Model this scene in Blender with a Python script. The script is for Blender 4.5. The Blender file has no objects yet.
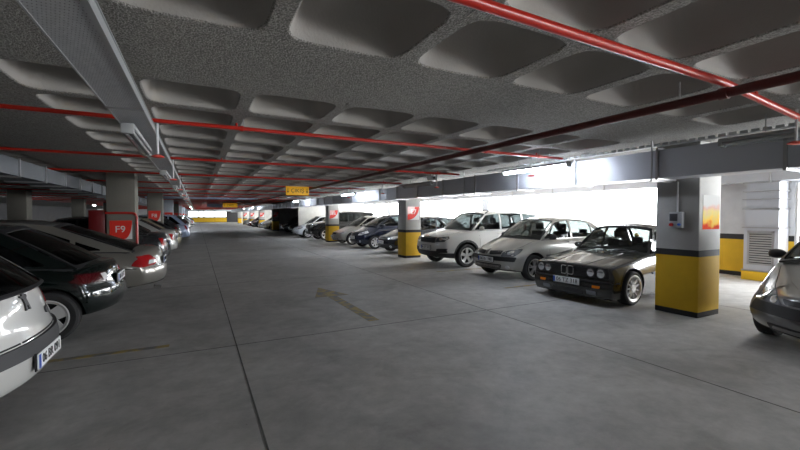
import bpy, bmesh, math, random
import numpy as np
from mathutils import Vector, Matrix
from mathutils.bvhtree import BVHTree
from mathutils.geometry import delaunay_2d_cdt
random.seed(7)
PI = math.pi
scn = bpy.context.scene
COL = scn.collection

# ------------------------------------------------------------------ materials
MATS = {}
def mat(name, color=(.5, .5, .5), rough=.5, metal=0.0, coat=0.0, spec=.5, emit=None, estr=0.0, bump=None, vary=None):
    if name in MATS: return MATS[name]
    m = bpy.data.materials.new(name); m.use_nodes = True
    nt = m.node_tree; b = nt.nodes['Principled BSDF']
    b.inputs['Base Color'].default_value = (*color, 1)
    b.inputs['Roughness'].default_value = rough
    b.inputs['Metallic'].default_value = metal
    b.inputs['Specular IOR Level'].default_value = spec
    b.inputs['Coat Weight'].default_value = coat
    b.inputs['Coat Roughness'].default_value = .05
    if emit:
        b.inputs['Emission Color'].default_value = (*emit, 1)
        b.inputs['Emission Strength'].default_value = estr
    tc = nt.nodes.new('ShaderNodeTexCoord')
    if vary:                                  # (scale, amount) soft wear in the colour
        n = nt.nodes.new('ShaderNodeTexNoise'); n.inputs['Scale'].default_value = vary[0]; n.inputs['Detail'].default_value = 6
        nt.links.new(tc.outputs['Object'], n.inputs['Vector'])
        mx = nt.nodes.new('ShaderNodeMix'); mx.data_type = 'RGBA'
        a = vary[1]
        mx.inputs[6].default_value = (*[c * (1 - a) for c in color], 1)
        mx.inputs[7].default_value = (*[min(1, c * (1 + a)) for c in color], 1)
        nt.links.new(n.outputs['Fac'], mx.inputs[0]); nt.links.new(mx.outputs[2], b.inputs['Base Color'])
    if bump:                                  # (scale, strength, distance)
        n = nt.nodes.new('ShaderNodeTexNoise'); n.inputs['Scale'].default_value = bump[0]; n.inputs['Detail'].default_value = 3
        nt.links.new(tc.outputs['Object'], n.inputs['Vector'])
        bp = nt.nodes.new('ShaderNodeBump'); bp.inputs['Strength'].default_value = bump[1]; bp.inputs['Distance'].default_value = bump[2]
        nt.links.new(n.outputs['Fac'], bp.inputs['Height']); nt.links.new(bp.outputs['Normal'], b.inputs['Normal'])
    MATS[name] = m
    return m

def glass(name, tint, gloss=.04):
    if name in MATS: return MATS[name]
    m = bpy.data.materials.new(name); m.use_nodes = True
    nt = m.node_tree; nt.nodes.clear()
    out = nt.nodes.new('ShaderNodeOutputMaterial'); mix = nt.nodes.new('ShaderNodeMixShader')
    tr = nt.nodes.new('ShaderNodeBsdfTransparent'); gl = nt.nodes.new('ShaderNodeBsdfGlossy'); lw = nt.nodes.new('ShaderNodeLayerWeight'); lw.inputs['Blend'].default_value = .5
    pw = nt.nodes.new('ShaderNodeMath'); pw.operation = 'POWER'; pw.inputs[1].default_value = 5; nt.links.new(lw.outputs['Facing'], pw.inputs[0])
    fr = nt.nodes.new('ShaderNodeMath'); fr.operation = 'MULTIPLY_ADD'; fr.inputs[1].default_value = .8; fr.inputs[2].default_value = .03; nt.links.new(pw.outputs[0], fr.inputs[0])
    tr.inputs['Color'].default_value = (*tint, 1); gl.inputs['Roughness'].default_value = gloss
    nt.links.new(fr.outputs[0], mix.inputs[0]); nt.links.new(tr.outputs[0], mix.inputs[1]); nt.links.new(gl.outputs[0], mix.inputs[2])
    nt.links.new(mix.outputs[0], out.inputs[0])
    MATS[name] = m
    return m

def paint(name, color, metal=.0, rough=.32, coat=1.0):
    return mat('paint_' + name, color, rough, metal, coat)

M_BLACK = mat('black_plastic', (.015, .015, .017), .45)
M_TRIM = mat('dark_trim', (.03, .03, .033), .6)
M_RUBBER = mat('tyre_rubber', (.018, .018, .019), .8, bump=(60, .3, .004))
M_WELL = mat('wheel_well', (.008, .008, .008), .95)
M_INT = mat('cabin_interior', (.02, .021, .024), .9)
M_SEAT = mat('seat_fabric', (.045, .047, .055), .95, bump=(90, .3, .002))
M_CHROME = mat('chrome', (.85, .85, .86), .12, 1.0)
M_POLISH = mat('polished_wheel', (.86, .86, .87), .35, .45)
M_ALLOY = mat('alloy', (.72, .72, .73), .28, .9)
M_SILVRIM = mat('rim_silver_paint', (.6, .6, .6), .35, .4)
M_REFL = mat('lamp_reflector', (.7, .72, .75), .15, .85)
M_DARKLAMP = mat('lamp_housing', (.16, .17, .19), .2, .4, 1.0)
M_RED = mat('tail_lamp_red', (.30, .008, .010), .12, 0, 1.0)
M_DRED = mat('tail_lamp_dark_red', (.06, .003, .005), .12, 0, 1.0)
M_AMBER = mat('signal_amber', (.8, .22, .02), .15, 0, 1.0)
M_CLEAR = mat('lamp_clear', (.75, .76, .78), .1, .2, 1.0)
M_PLATE = mat('plate_white', (.78, .79, .8), .4)
M_PTXT = mat('plate_letters', (.01, .01, .012), .5)
M_PBLUE = mat('plate_blue', (.02, .08, .45), .4)
G_CLEAR = glass('car_glass_clear', (.46, .48, .475))
G_TINT = glass('car_glass_tinted', (.33, .35, .35))
G_DARK = glass('car_glass_dark', (.22, .23, .24), .03)

# ------------------------------------------------------------------ mesh helpers
def link_mesh(name, verts, faces, m, parent=None, smooth=True, angle=35, mats=None, fm=None):
    me = bpy.data.meshes.new(name)
    me.from_pydata([tuple(v) for v in verts], [], [tuple(f) for f in faces])
    me.update()
    bm = bmesh.new(); bm.from_mesh(me); bmesh.ops.recalc_face_normals(bm, faces=bm.faces)
    if smooth:
        for f in bm.faces: f.smooth = True
        ca = math.radians(angle)
        for e in bm.edges:
            if len(e.link_faces) == 2 and e.calc_face_angle(0) > ca: e.smooth = False
    bm.to_mesh(me); bm.free()
    for mm in (mats or [m]): me.materials.append(mm)
    if fm is not None:
        for p, k in zip(me.polygons, fm): p.material_index = k
    o = bpy.data.objects.new(name, me); COL.objects.link(o)
    if parent: o.parent = parent
    return o

class MB:
    def __init__(s): s.v = []; s.f = []; s.m = []
    def add(s, vs, fs, k=0):
        o = len(s.v); s.v += [tuple(v) for v in vs]; s.f += [tuple(i + o for i in f) for f in fs]; s.m += [k] * len(fs); return s
    def box(s, x0, x1, y0, y1, z0, z1, k=0):
        v = [(x, y, z) for x in (x0, x1) for y in (y0, y1) for z in (z0, z1)]
        return s.add(v, [(0, 1, 3, 2), (4, 6, 7, 5), (0, 4, 5, 1), (2, 3, 7, 6), (0, 2, 6, 4), (1, 5, 7, 3)], k)
    def rbox(s, x0, x1, y0, y1, z0, z1, r=.02, seg=3, k=0):
        bm = bmesh.new(); bmesh.ops.create_cube(bm, size=1)
        for v in bm.verts: v.co = Vector(((x0 + x1) / 2 + v.co.x * (x1 - x0), (y0 + y1) / 2 + v.co.y * (y1 - y0), (z0 + z1) / 2 + v.co.z * (z1 - z0)))
        bmesh.ops.bevel(bm, geom=list(bm.edges), offset=r, segments=seg, affect='EDGES', profile=.5)
        bm.verts.index_update()
        s.add([v.co[:] for v in bm.verts], [[v.index for v in f.verts] for f in bm.faces], k); bm.free(); return s
    def tube(s, pts, r, seg=10, k=0, caps=True):
        pts = [Vector(p) for p in pts]; n = len(pts); vs = []; fs = []
        up = Vector((0, 0, 1))
        for i, p in enumerate(pts):
            d = (pts[min(i + 1, n - 1)] - pts[max(i - 1, 0)]).normalized()
            a = d.cross(up) if abs(d.z) < .95 else d.cross(Vector((0, 1, 0)))
            a.normalize(); b = d.cross(a).normalized()
            rr = r[i] if isinstance(r, (list, tuple)) else r
            for j in range(seg):
                t = 2 * PI * j / seg; vs.append(p + a * math.cos(t) * rr + b * math.sin(t) * rr)
        for i in range(n - 1):
            for j in range(seg):
                fs.append((i * seg + j, i * seg + (j + 1) % seg, (i + 1) * seg + (j + 1) % seg, (i + 1) * seg + j))
        if caps: fs += [tuple(range(seg))[::-1], tuple(range((n - 1) * seg, n * seg))]
        return s.add(vs, fs, k)
    def lathe(s, prof, origin=(0, 0, 0), axis='z', seg=32, k=0, caps=True):     # prof: (r, h)
        vs = []; fs = []; o = Vector(origin)
        for r, h in prof:
            for j in range(seg):
                t = 2 * PI * j / seg; c, q = math.cos(t) * r, math.sin(t) * r
                vs.append(o + (Vector((c, q, h)) if axis == 'z' else Vector((c, h, q)) if axis == 'y' else Vector((h, c, q))))
        for i in range(len(prof) - 1):
            for j in range(seg):
                fs.append((i * seg + j, i * seg + (j + 1) % seg, (i + 1) * seg + (j + 1) % seg, (i + 1) * seg + j))
        if caps and prof[0][0] > 1e-4: fs.append(tuple(range(seg))[::-1])
        if caps and prof[-1][0] > 1e-4: fs.append(tuple(range((len(prof) - 1) * seg, len(prof) * seg)))
        return s.add(vs, fs, k)
    def prism(s, poly, h0, h1, plane='xy', k=0):
        n = len(poly)
        def P(a, b, h): return (a, b, h) if plane == 'xy' else (a, h, b) if plane == 'xz' else (h, a, b)
        vs = [P(a, b, h0) for a, b in poly] + [P(a, b, h1) for a, b in poly]
        fs = [tuple(range(n)), tuple(range(n, 2 * n))[::-1]] + [(i, (i + 1) % n, n + (i + 1) % n, n + i) for i in range(n)]
        return s.add(vs, fs, k)
    def build(s, name, m, parent=None, smooth=True, angle=35, mats=None):
        return link_mesh(name, s.v, s.f, m, parent, smooth, angle, mats, s.m if mats else None)

def tag(o, label=None, cat=None, group=None, kind=None):
    if label: o['label'] = label
    if cat: o['category'] = cat
    if group: o['group'] = group
    if kind: o['kind'] = kind
    return o
def empty(name, loc=(0, 0, 0), label=None, cat=None, group=None):
    o = bpy.data.objects.new(name, None); COL.objects.link(o); o.location = loc
    return tag(o, label, cat, group)
def copy_tree(o, parent=None):
    c = o.copy(); COL.objects.link(c); c.parent = parent
    for ch in list(o.children): copy_tree(ch, c)
    return c
def text_mesh(name, body, size, m, parent, M, extrude=.002, align='CENTER'):
    cu = bpy.data.curves.new(name, 'FONT'); cu.body = body; cu.size = size; cu.extrude = extrude
    cu.align_x = align; cu.align_y = 'CENTER'; cu.resolution_u = 3
    t = bpy.data.objects.new(name, cu); COL.objects.link(t)
    dg = bpy.context.evaluated_depsgraph_get(); me = bpy.data.meshes.new_from_object(t.evaluated_get(dg))
    bpy.data.objects.remove(t); bpy.data.curves.remove(cu)
    me.transform(M); me.materials.clear(); me.materials.append(m); me.name = name
    o = bpy.data.objects.new(name, me); COL.objects.link(o); o.parent = parent
    return o

def pchip(pts):
    xs = np.array([p[0] for p in pts], float); ys = np.array([p[1] for p in pts], float)
    h = np.diff(xs); d = np.diff(ys) / h; m = np.zeros(len(xs))
    for i in range(1, len(xs) - 1):
        if d[i - 1] * d[i] > 0:
            w1 = 2 * h[i] + h[i - 1]; w2 = h[i] + 2 * h[i - 1]; m[i] = (w1 + w2) / (w1 / d[i - 1] + w2 / d[i])
    if len(xs) > 1: m[0] = d[0]; m[-1] = d[-1]
    def f(x):
        if x <= xs[0]: return float(ys[0])
        if x >= xs[-1]: return float(ys[-1])
        i = int(np.searchsorted(xs, x) - 1); i = max(0, min(i, len(h) - 1)); t = (x - xs[i]) / h[i]
        return float((1 + 2 * t) * (1 - t) ** 2 * ys[i] + t * (1 - t) ** 2 * h[i] * m[i] + t * t * (3 - 2 * t) * ys[i + 1] + t * t * (t - 1) * h[i] * m[i + 1])
    return f

def inside(poly, x, y):
    c = False; n = len(poly); j = n - 1
    for i in range(n):
        xi, yi = poly[i]; xj, yj = poly[j]
        if (yi > y) != (yj > y) and x < (xj - xi) * (y - yi) / (yj - yi) + xi: c = not c
        j = i
    return c
def dens(poly, sp):
    out = []
    for i in range(len(poly)):
        a = Vector(poly[i]); b = Vector(poly[(i + 1) % len(poly)]); n = max(1, int(math.ceil((b - a).length / sp)))
        out += [tuple(a.lerp(b, k / n)) for k in range(n)]
    return out
def rnd(poly, r=.02, n=3):
    out = []; N = len(poly)
    for i in range(N):
        p = Vector(poly[i]); a = Vector(poly[i - 1]); b = Vector(poly[(i + 1) % N])
        ra = min(r, (a - p).length * .45); rb = min(r, (b - p).length * .45)
        s = p + (a - p).normalized() * ra; e = p + (b - p).normalized() * rb
        for k in range(n + 1):
            t = k / n; out.append(tuple(s * (1 - t) ** 2 + p * 2 * t * (1 - t) + e * t * t))
    return out
def ell(cx, cy, rx, ry, n=20): return [(cx + rx * math.cos(2 * PI * i / n), cy + ry * math.sin(2 * PI * i / n)) for i in range(n)]

def cdt(outline, holes, sp):
    """triangulate outline; returns verts2d, {-1: frame triangles, i: triangles of hole i}"""
    vs = []; es = []
    for lp in [outline] + holes:
        lp = dens(lp, sp); o = len(vs); vs += [Vector(p) for p in lp]; es += [(o + i, o + (i + 1) % len(lp)) for i in range(len(lp))]
    x0 = min(p[0] for p in outline); x1 = max(p[0] for p in outline); y0 = min(p[1] for p in outline); y1 = max(p[1] for p in outline)
    nx = max(1, int((x1 - x0) / sp)); ny = max(1, int((y1 - y0) / sp))
    for i in range(1, nx):
        for j in range(1, ny):
            p = (x0 + (x1 - x0) * (i + .13) / nx, y0 + (y1 - y0) * (j + .17) / ny)
            if inside(outline, *p): vs.append(Vector(p))
    r = delaunay_2d_cdt(vs, es, [], 0, 1e-5)
    V = [tuple(v) for v in r[0]]; T = {}
    for f in r[2]:
        cx = sum(V[i][0] for i in f) / len(f); cy = sum(V[i][1] for i in f) / len(f)
        if not inside(outline, cx, cy): continue
        k = -1
        for hi, h in enumerate(holes):
            if inside(h, cx, cy): k = hi
        T.setdefault(k, []).append(tuple(f))
    return V, T

def sheet(name, V2, tris, fn, thick, m, parent, smooth=True):
    """map 2D triangles through fn to 3D and give the sheet a thickness (negative = inward)"""
    used = sorted({i for t in tris for i in t}); mp = {u: k for k, u in enumerate(used)}
    bm = bmesh.new(); bv = [bm.verts.new(fn(*V2[u])) for u in used]
    for t in tris:
        try: bm.faces.new([bv[mp[i]] for i in t])
        except ValueError: pass
    bmesh.ops.recalc_face_normals(bm, faces=bm.faces)
    bmesh.ops.solidify(bm, geom=list(bm.faces), thickness=thick)
    bm.verts.index_update()
    vs = [v.co[:] for v in bm.verts]; fs = [[v.index for v in f.verts] for f in bm.faces]; bm.free()
    return link_mesh(name, vs, fs, m, parent, smooth)

# ------------------------------------------------------------------ wheels
def wheel(parent, x, y, R, rr, wid, style, side, m_rim):
    """tyre mesh, its rim a sub-part; side -1 = faces -y"""
    h = wid / 2
    t = MB().lathe([(rr * .96, -h * .8), (rr + .01, -h * .95), (R - .03, -h), (R - .006, -h * .82), (R, -h * .5), (R, h * .5), (R - .006, h * .82), (R - .03, h), (rr + .01, h * .95), (rr * .96, h * .8), (rr * .96, -h * .8)], seg=40, axis='y', caps=False)
    w = t.build('wheel', M_RUBBER, parent); w.location = (x, y, R)
    if side > 0: w.rotation_euler = (0, 0, PI)
    b = MB()
    b.lathe([(rr, -h * .93), (rr + .008, -h * .98), (rr - .006, -h * 1.0), (rr - .018, -h * .9), (rr - .022, h * .6), (rr, h * .6)], axis='y', seg=40, caps=False)
    b.lathe([(0.001, -h * .1), (rr * .97, -h * .1), (rr * .97, h * .1), (.001, h * .1)], axis='y', seg=24, k=1)
    f = -h * .8; bk = -h * .55
    def spoke(a0, w0, w1, r0, r1, twist=0.0):
        pts = []
        for (r, w, s) in ((r0, w0, -1), (r1, w1, -1), (r1, w1, 1), (r0, w0, 1)):
            a = a0 + (twist if r == r1 else 0); pts.append((r * math.cos(a) - s * w * math.sin(a), r * math.sin(a) + s * w * math.cos(a)))
        b.prism(pts, f, bk, 'xz')
    if style == 'mesh':
        for i in range(11):
            a = 2 * PI * i / 11
            spoke(a, .006, .005, .05, rr * .97, .30); spoke(a, .006, .005, .05, rr * .97, -.30)
        b.lathe([(.001, f - .012), (.055, f - .01), (.065, bk), (.001, bk)], axis='y', seg=20)
        b.lathe([(rr * .86, f - .006), (rr * .99, f - .02), (rr * .99, bk), (rr * .86, bk)], axis='y', seg=36, caps=False)
    elif style == 'star':
        for i in range(5):
            a = 2 * PI * i / 5 + .3
            spoke(a - .09, .012, .014, .03, rr * .97, -.09); spoke(a + .09, .012, .014, .03, rr * .97, .09)
        b.lathe([(.001, f - .01), (.045, f - .008), (.055, bk), (.001, bk)], axis='y', seg=20)
    elif style == 'five':
        for i in range(5): spoke(2 * PI * i / 5 + .3, .032, .05, .03, rr * .98)
        b.lathe([(.001, f - .012), (.06, f - .01), (.075, bk), (.001, bk)], axis='y', seg=20)
    elif style == 'holes':
        n = 4
        for i in range(n): spoke(2 * PI * i / n + .5, .06, .085, .02, rr * .98)
        b.lathe([(.001, f - .01), (.075, f - .006), (.085, bk), (.001, bk)], axis='y', seg=20)
        b.lathe([(rr * .84, f), (rr * .99, f - .01), (rr * .99, bk), (rr * .84, bk)], axis='y', seg=36, caps=False)
    else:
        for i in range(7): spoke(2 * PI * i / 7 + .3, .022, .04, .03, rr * .98)
        b.lathe([(.001, f - .01), (.06, f - .008), (.07, bk), (.001, bk)], axis='y', seg=20)
    b.build('rim', m_rim, w, mats=[m_rim, M_WELL])
    return w

# ------------------------------------------------------------------ cars
class Car: pass
def build_car(name, S):
    """nose at local x=0, tail at x=L; y=0 centre line. returns root and a context used to add details"""
    L, W, H = S['L'], S['W'], S['H']; hw = W / 2
    zt = pchip(S['top']); zb = pchip(S.get('bot', [(0, .24), (.5, .19), (L - .6, .19), (L, .27)]))
    nf = pchip(S['nose']); rf = pchip(S['tail'])             # x offset by z (rear: negative = further forward)
    plan = pchip(S.get('plan', [(0, S.get('nosew', .86)), (.35, .95), (.9, .99), (L * .5, 1), (L - .9, .99), (L - .3, .95), (L, .88)]))
    sec = pchip(S.get('sec', [(0, .92), (.15, .97), (.45, 1), (.7, .99), (.88, .955), (1, .9)]))
    crown = S.get('crown', .05); e = S.get('edge', .05); bf = S.get('bowf', .16); br = S.get('bowr', .12)
    axf, axr, R = S['axf'], S['axr'], S['R']
    root = empty(name)
    us = [0, .018, .05, .1, .16, .22, .28, .34, .4, .46, .52, .58, .64, .7, .76, .82, .88, .94, .98, 1]
    vs_ = [-1, -1 + e, -.78, -.5, -.2, .2, .5, .78, 1 - e, 1]
    ws = [0, .07, .22, .4, .58, .76, .9 if e < .04 else .92, 1]
    flare = S.get('flare', .012)
    def pt(u, v, w):
        x0 = u * L; z = zb(x0) + w * (zt(x0) - zb(x0))
        x = x0 + (nf(z) + bf * abs(v) ** 2.6) * (1 - u) ** 5 + (rf(z) - br * abs(v) ** 2.6) * u ** 5
        y = v * hw * plan(x) * sec(w)
        fl = flare * (math.exp(-((x - axf) / .34) ** 2) + math.exp(-((x - axr) / .34) ** 2)) * math.exp(-((z - R - .1) / .3) ** 2)
        y += math.copysign(fl * abs(v) ** 4, v)
        z -= crown * abs(v) ** 3 * w ** 3
        return (x, y, z)
    idx = {}; V = []; F = []
    nu, nv, nw = len(us), len(vs_), len(ws)
    def g(i, j, k):
        if (i, j, k) not in idx: idx[(i, j, k)] = len(V); V.append(pt(us[i], vs_[j], ws[k]))
        return idx[(i, j, k)]
    for i in range(nu - 1):
        for j in range(nv - 1):
            for k in (0, nw - 1): F.append((g(i, j, k), g(i + 1, j, k), g(i + 1, j + 1, k), g(i, j + 1, k)))
        for k in range(nw - 1):
            for j in (0, nv - 1): F.append((g(i, j, k), g(i + 1, j, k), g(i + 1, j, k + 1), g(i, j, k + 1)))
    for j in range(nv - 1):
        for k in range(nw - 1):
            for i in (0, nu - 1): F.append((g(i, j, k), g(i, j + 1, k), g(i, j + 1, k + 1), g(i, j, k + 1)))
    bo = link_mesh('body', V, F, S['paint'], None)
    sm = bo.modifiers.new('s', 'SUBSURF'); sm.levels = S.get('sub', 2); sm.render_levels = sm.levels
    c = MB(); ra = S.get('arch', R + .045)
    for ax in (axf, axr):
        for s in (-1, 1):
            y0, y1 = sorted((s * (hw - .27), s * (hw + .15)))
            c.lathe([(ra, y0), (ra, y1)], (ax, 0, R + .01), axis='y', seg=40)
    cut = c.build('cutter', M_WELL, None)
    bl = bo.modifiers.new('b', 'BOOLEAN'); bl.operation = 'DIFFERENCE'; bl.object = cut; bl.solver = 'EXACT'
    try: bl.material_mode = 'TRANSFER'
    except Exception: pass
    dg = bpy.context.evaluated_depsgraph_get(); me = bpy.data.meshes.new_from_object(bo.evaluated_get(dg))
    bpy.data.objects.remove(bo); bpy.data.objects.remove(cut)
    me.name = 'body'
    bm = bmesh.new(); bm.from_mesh(me)
    me.materials.clear()
    for mm in (S['paint'], M_WELL, M_INT, S.get('lower', S['paint'])): me.materials.append(mm)
    C = S['cab']
    for f in bm.faces:
        p = f.calc_center_median(); f.smooth = True; f.material_index = 0
        for ax in (axf, axr):
            if math.hypot(p.x - ax, p.z - R - .01) < ra - .0 - 1e-3 * 0 and abs(p.y) > hw - .30 and math.hypot(p.x - ax, p.z - R - .01) < ra * .999 + .001 and (abs(f.normal.y) > .99 and abs(p.y) < hw - .25 or (abs(f.normal.y) < .05 and math.hypot(p.x - ax, p.z - R - .01) > ra - .02)): f.material_index = 1
        if f.material_index == 0 and p.z < .26 + 0 and f.normal.z < -.6: f.material_index = 1
        if f.material_index == 0 and f.normal.z > .7 and C['xa'] + .02 < p.x < C['xd'] - .04 and p.z > zt(p.x) - .1 and abs(p.y) < hw * .88: f.material_index = 2
        if f.material_index == 0 and 'lower' in S and p.z < S['lowz']: f.material_index = 3
    ca = math.radians(38)
    for ed in bm.edges:
        if len(ed.link_faces) == 2 and ed.calc_face_angle(0) > ca: ed.smooth = False
    tree = BVHTree.FromBMesh(bm)
    bm.to_mesh(me); bm.free()
    body = bpy.data.objects.new('body', me); COL.objects.link(body); body.parent = root

    # ---- cabin
    xa, xh, zh, xr, zr, xd = C['xa'], C['xh'], C['zh'], C['xr'], C['zr'], C['xd']
    ztop = H; wr0 = C['wr']
    rl = pchip([(xh, zh), (xh + (xr - xh) * .22, zh + (ztop - zh) * .6), (xh + (xr - xh) * .5, ztop - .025 + .0), (xr, zr)]) if C.get('arc', True) else (lambda x: zh + (zr - zh) * (x - xh) / (xr - xh))
    def roofz(x): return rl(min(max(x, xh), xr))
    belt0 = lambda x: zt(min(max(x, .1), L - .1)) - crown * .75 - .022
    bmn = belt0((xa + xd) / 2)
    bl_ = pchip([(xa, belt0(xa)), (xa + (xd - xa) * .3, belt0(xa + (xd - xa) * .3)), ((xa + xd) / 2, bmn), (xa + (xd - xa) * .8, belt0(xa + (xd - xa) * .8)), (xd, belt0(xd) + C.get('dz', 0))])
    belt = lambda x: bl_(min(max(x, xa), xd))
    wbf = C.get('wb', .93)
    wb = lambda x: hw * plan(x) * sec(1) * wbf
    wr = lambda x: wr0 * (1 - .05 * ((min(max(x, xh), xr) - (xh + xr) / 2) / ((xr - xh) / 2)) ** 2)
    def side(x, z, s):
        t = (z - belt(x)) / max(.05, roofz(x) - belt(x))
        return Vector((x, s * (wb(x) + (wr(x) - wb(x)) * t + .022 * math.sin(PI * min(max(t, 0), 1))), z))
    xs = lambda a, b, n: [a + (b - a) * i / n for i in range(n + 1)]
    outline = [(xa, belt(xa))] + [(x, roofz(x)) for x in xs(xh, xr, 12)] + [(xd, belt(xd))] + [(x, belt(x)) for x in xs(xd, xa, 14)[1:-1]]
    aw, cw = C.get('aw', .07), C.get('cw', .22)
    lineA = lambda x: belt(xa) + (zh - belt(xa)) * (x - aw - xa) / (xh - xa)
    lineD = lambda x: belt(xd) + (zr - belt(xd)) * (xd - cw - x) / max(.02, xd - xr)
    wtop = lambda x: min(roofz(x) - C.get('mt', .045), lineA(x), lineD(x))
    wbot = lambda x: belt(x) + C.get('mb', .035)
    holes = []
    for (a, b) in C['win']:
        X = [x for x in xs(a, b, 60) if wtop(x) - wbot(x) > .015]
        if len(X) < 3: continue
        X = [X[0], *[x for x in xs(X[0], X[-1], 10)[1:-1]], X[-1]]
        holes.append([(x, wbot(x)) for x in X] + [(x, wtop(x)) for x in X[::-1]])
    gm = S.get('glass', G_TINT); fr_m = C.get('frame', S['paint'])
    for s in (-1, 1):
        V2, T = cdt(outline, holes, .11)
        sheet('window_frame', V2, T.get(-1, []), lambda x, z: side(x, z, s), .025, fr_m, root)
        for k in range(len(holes)):
            if T.get(k): sheet('side_window', V2, T[k], lambda x, z: side(x, z, s) - Vector((0, s * .012, 0)), .005, S.get('sglass', gm), root)
    bw, bt = C.get('bw', .14), C.get('bt', .05); crr = C.get('crown', .05)
    def base_f(v): x = xa - bw * (1 - v * v); y = v * wb(xa); return Vector((x, y, zt(x) - crown * (abs(v) * wbf) ** 3 * .75 - .022))
    def top_f(v): return Vector((xh - bt * (1 - v * v), v * wr(xh), zh + crr * (1 - v * v)))
    def base_r(v): x = xd + C.get('bwr', .08) * (1 - v * v); y = v * wb(xd); return Vector((x, y, belt(xd) + (C.get('rz', .03)) * (1 - v * v)))
    def top_r(v): return Vector((xr + C.get('btr', .04) * (1 - v * v), v * wr(xr), zr + crr * (1 - v * v)))
    def win_panel(nm, B, Tt, mb, bul, mg):
        fn = lambda v, s: B(v).lerp(Tt(v), s) + bul * math.sin(PI * s)
        sq = [(-1, 0), (1, 0), (1, 1), (-1, 1)]
        ho = rnd([(-1 + mg[0], mg[1]), (1 - mg[0], mg[1]), (1 - mg[0], 1 - mg[2]), (-1 + mg[0], 1 - mg[2])], .06)
        V2, T = cdt(sq, [ho], .12)
        sheet('window_surround', V2, T[-1], fn, .02, mb, root)
        sheet(nm, V2, T[0], lambda v, s: fn(v, s) - bul.normalized() * .008, .005, gm, root)
        return fn
    nb = Vector((-(zh - belt(xa)), 0, xh - xa)).normalized() * .03
    nr = Vector(((zr - belt(xd)), 0, xd - xr + .01)).normalized() * .02
    fw = win_panel('windshield', base_f, top_f, C.get('sur', M_TRIM), nb, C.get('mgf', (.055, .05, .06)))
    fr = win_panel('rear_window', base_r, top_r, C.get('surr', S['paint']), nr, C.get('mgr', (.09, .1, .1)))
    rv = []; rfc = []; n = 14; q = 10
    for i in range(n + 1):
        for j in range(q + 1):
            v = -1 + 2 * j / q; a = xh - bt * (1 - v * v); b = xr + C.get('btr', .04) * (1 - v * v); x = a + (b - a) * i / n
            rv.append((x, v * wr(x), roofz(x) + crr * (1 - abs(v) ** 2.2)))
    for i in range(n):
        for j in range(q): k = i * (q + 1) + j; rfc.append((k, k + 1, k + q + 2, k + q + 1))
    bm = bmesh.new(); bv = [bm.verts.new(v) for v in rv]
    for f in rfc: bm.faces.new([bv[i] for i in f])
    bmesh.ops.recalc_face_normals(bm, faces=bm.faces); bmesh.ops.solidify(bm, geom=list(bm.faces), thickness=.03); bm.verts.index_update()
    link_mesh('roof', [v.co[:] for v in bm.verts], [[v.index for v in f.verts] for f in bm.faces], S.get('roofpaint', S['paint']), root); bm.free()

    ctx = Car(); ctx.root = root; ctx.tree = tree; ctx.S = S; ctx.side = side; ctx.fw = fw; ctx.fr = fr; ctx.belt = belt; ctx.roofz = roofz; ctx.wr = wr; ctx.zt = zt; ctx.wb = wb
    # ---- wheels
    tw = S.get('tw', .2); wy = hw - tw / 2 - S.get('inset', .012)
    for ax in (axf, axr):
        for s in (-1, 1): wheel(root, ax, s * wy, R, S.get('rr', .19), tw, S.get('rim', 'seven'), s, S.get('rimm', M_SILVRIM))
    # ---- seats, dashboard, wheel, mirror
    if S.get('seats', True):
        z0 = bmn - .03
        for s in (-1, 1):
            sx = xh + .45
            mb = MB().rbox(sx, sx + .14, s * hw * .44 - .24, s * hw * .44 + .24, z0 - .1, z0 + .2, .05)
            mb.rbox(sx + .03, sx + .12, s * hw * .44 - .12, s * hw * .44 + .12, z0 + .23, z0 + .4, .035)
            mb.box(sx + .07, sx + .09, s * hw * .44 - .05, s * hw * .44 - .03, z0 + .15, z0 + .25); mb.box(sx + .07, sx + .09, s * hw * .44 + .03, s * hw * .44 + .05, z0 + .15, z0 + .25)
            mb.build('seat', M_SEAT, root)
        sx = min(xr, sx + .85)
        mb = MB().rbox(sx, sx + .14, -hw * .68, hw * .68, z0 - .1, z0 + .1, .05)
        for s in (-1, 1): mb.rbox(sx + .03, sx + .1, s * hw * .4 - .11, s * hw * .4 + .11, z0 + .11, z0 + .24, .03)
        mb.build('rear_seat', M_SEAT, root)
        MB().rbox(xa + .12, xa + .5, -hw * .76, hw * .76, z0 - .06, z0 + .06, .045).build('dashboard', M_INT, root)
        cen = Vector((xa + .62, hw * .44, z0 + .05)); ring = []
        for i in range(21):
            a = 2 * PI * i / 20; ring.append(cen + Vector((.06 * math.sin(a), .18 * math.cos(a), .17 * math.sin(a))))
        sw = MB().tube(ring, .014, 8, caps=False); sw.tube([cen + Vector((0, -.17, 0)), cen, cen + Vector((0, .17, 0))], .016, 8); sw.tube([cen, cen + Vector((-.15, 0, -.08))], .03, 8)
        sw.build('steering_wheel', M_INT, root)
        p = fw(0, .86); MB().rbox(p.x + .05, p.x + .08, -.11, .11, p.z - .07, p.z - .01, .012).build('rear_view_mirror', M_INT, root)
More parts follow.
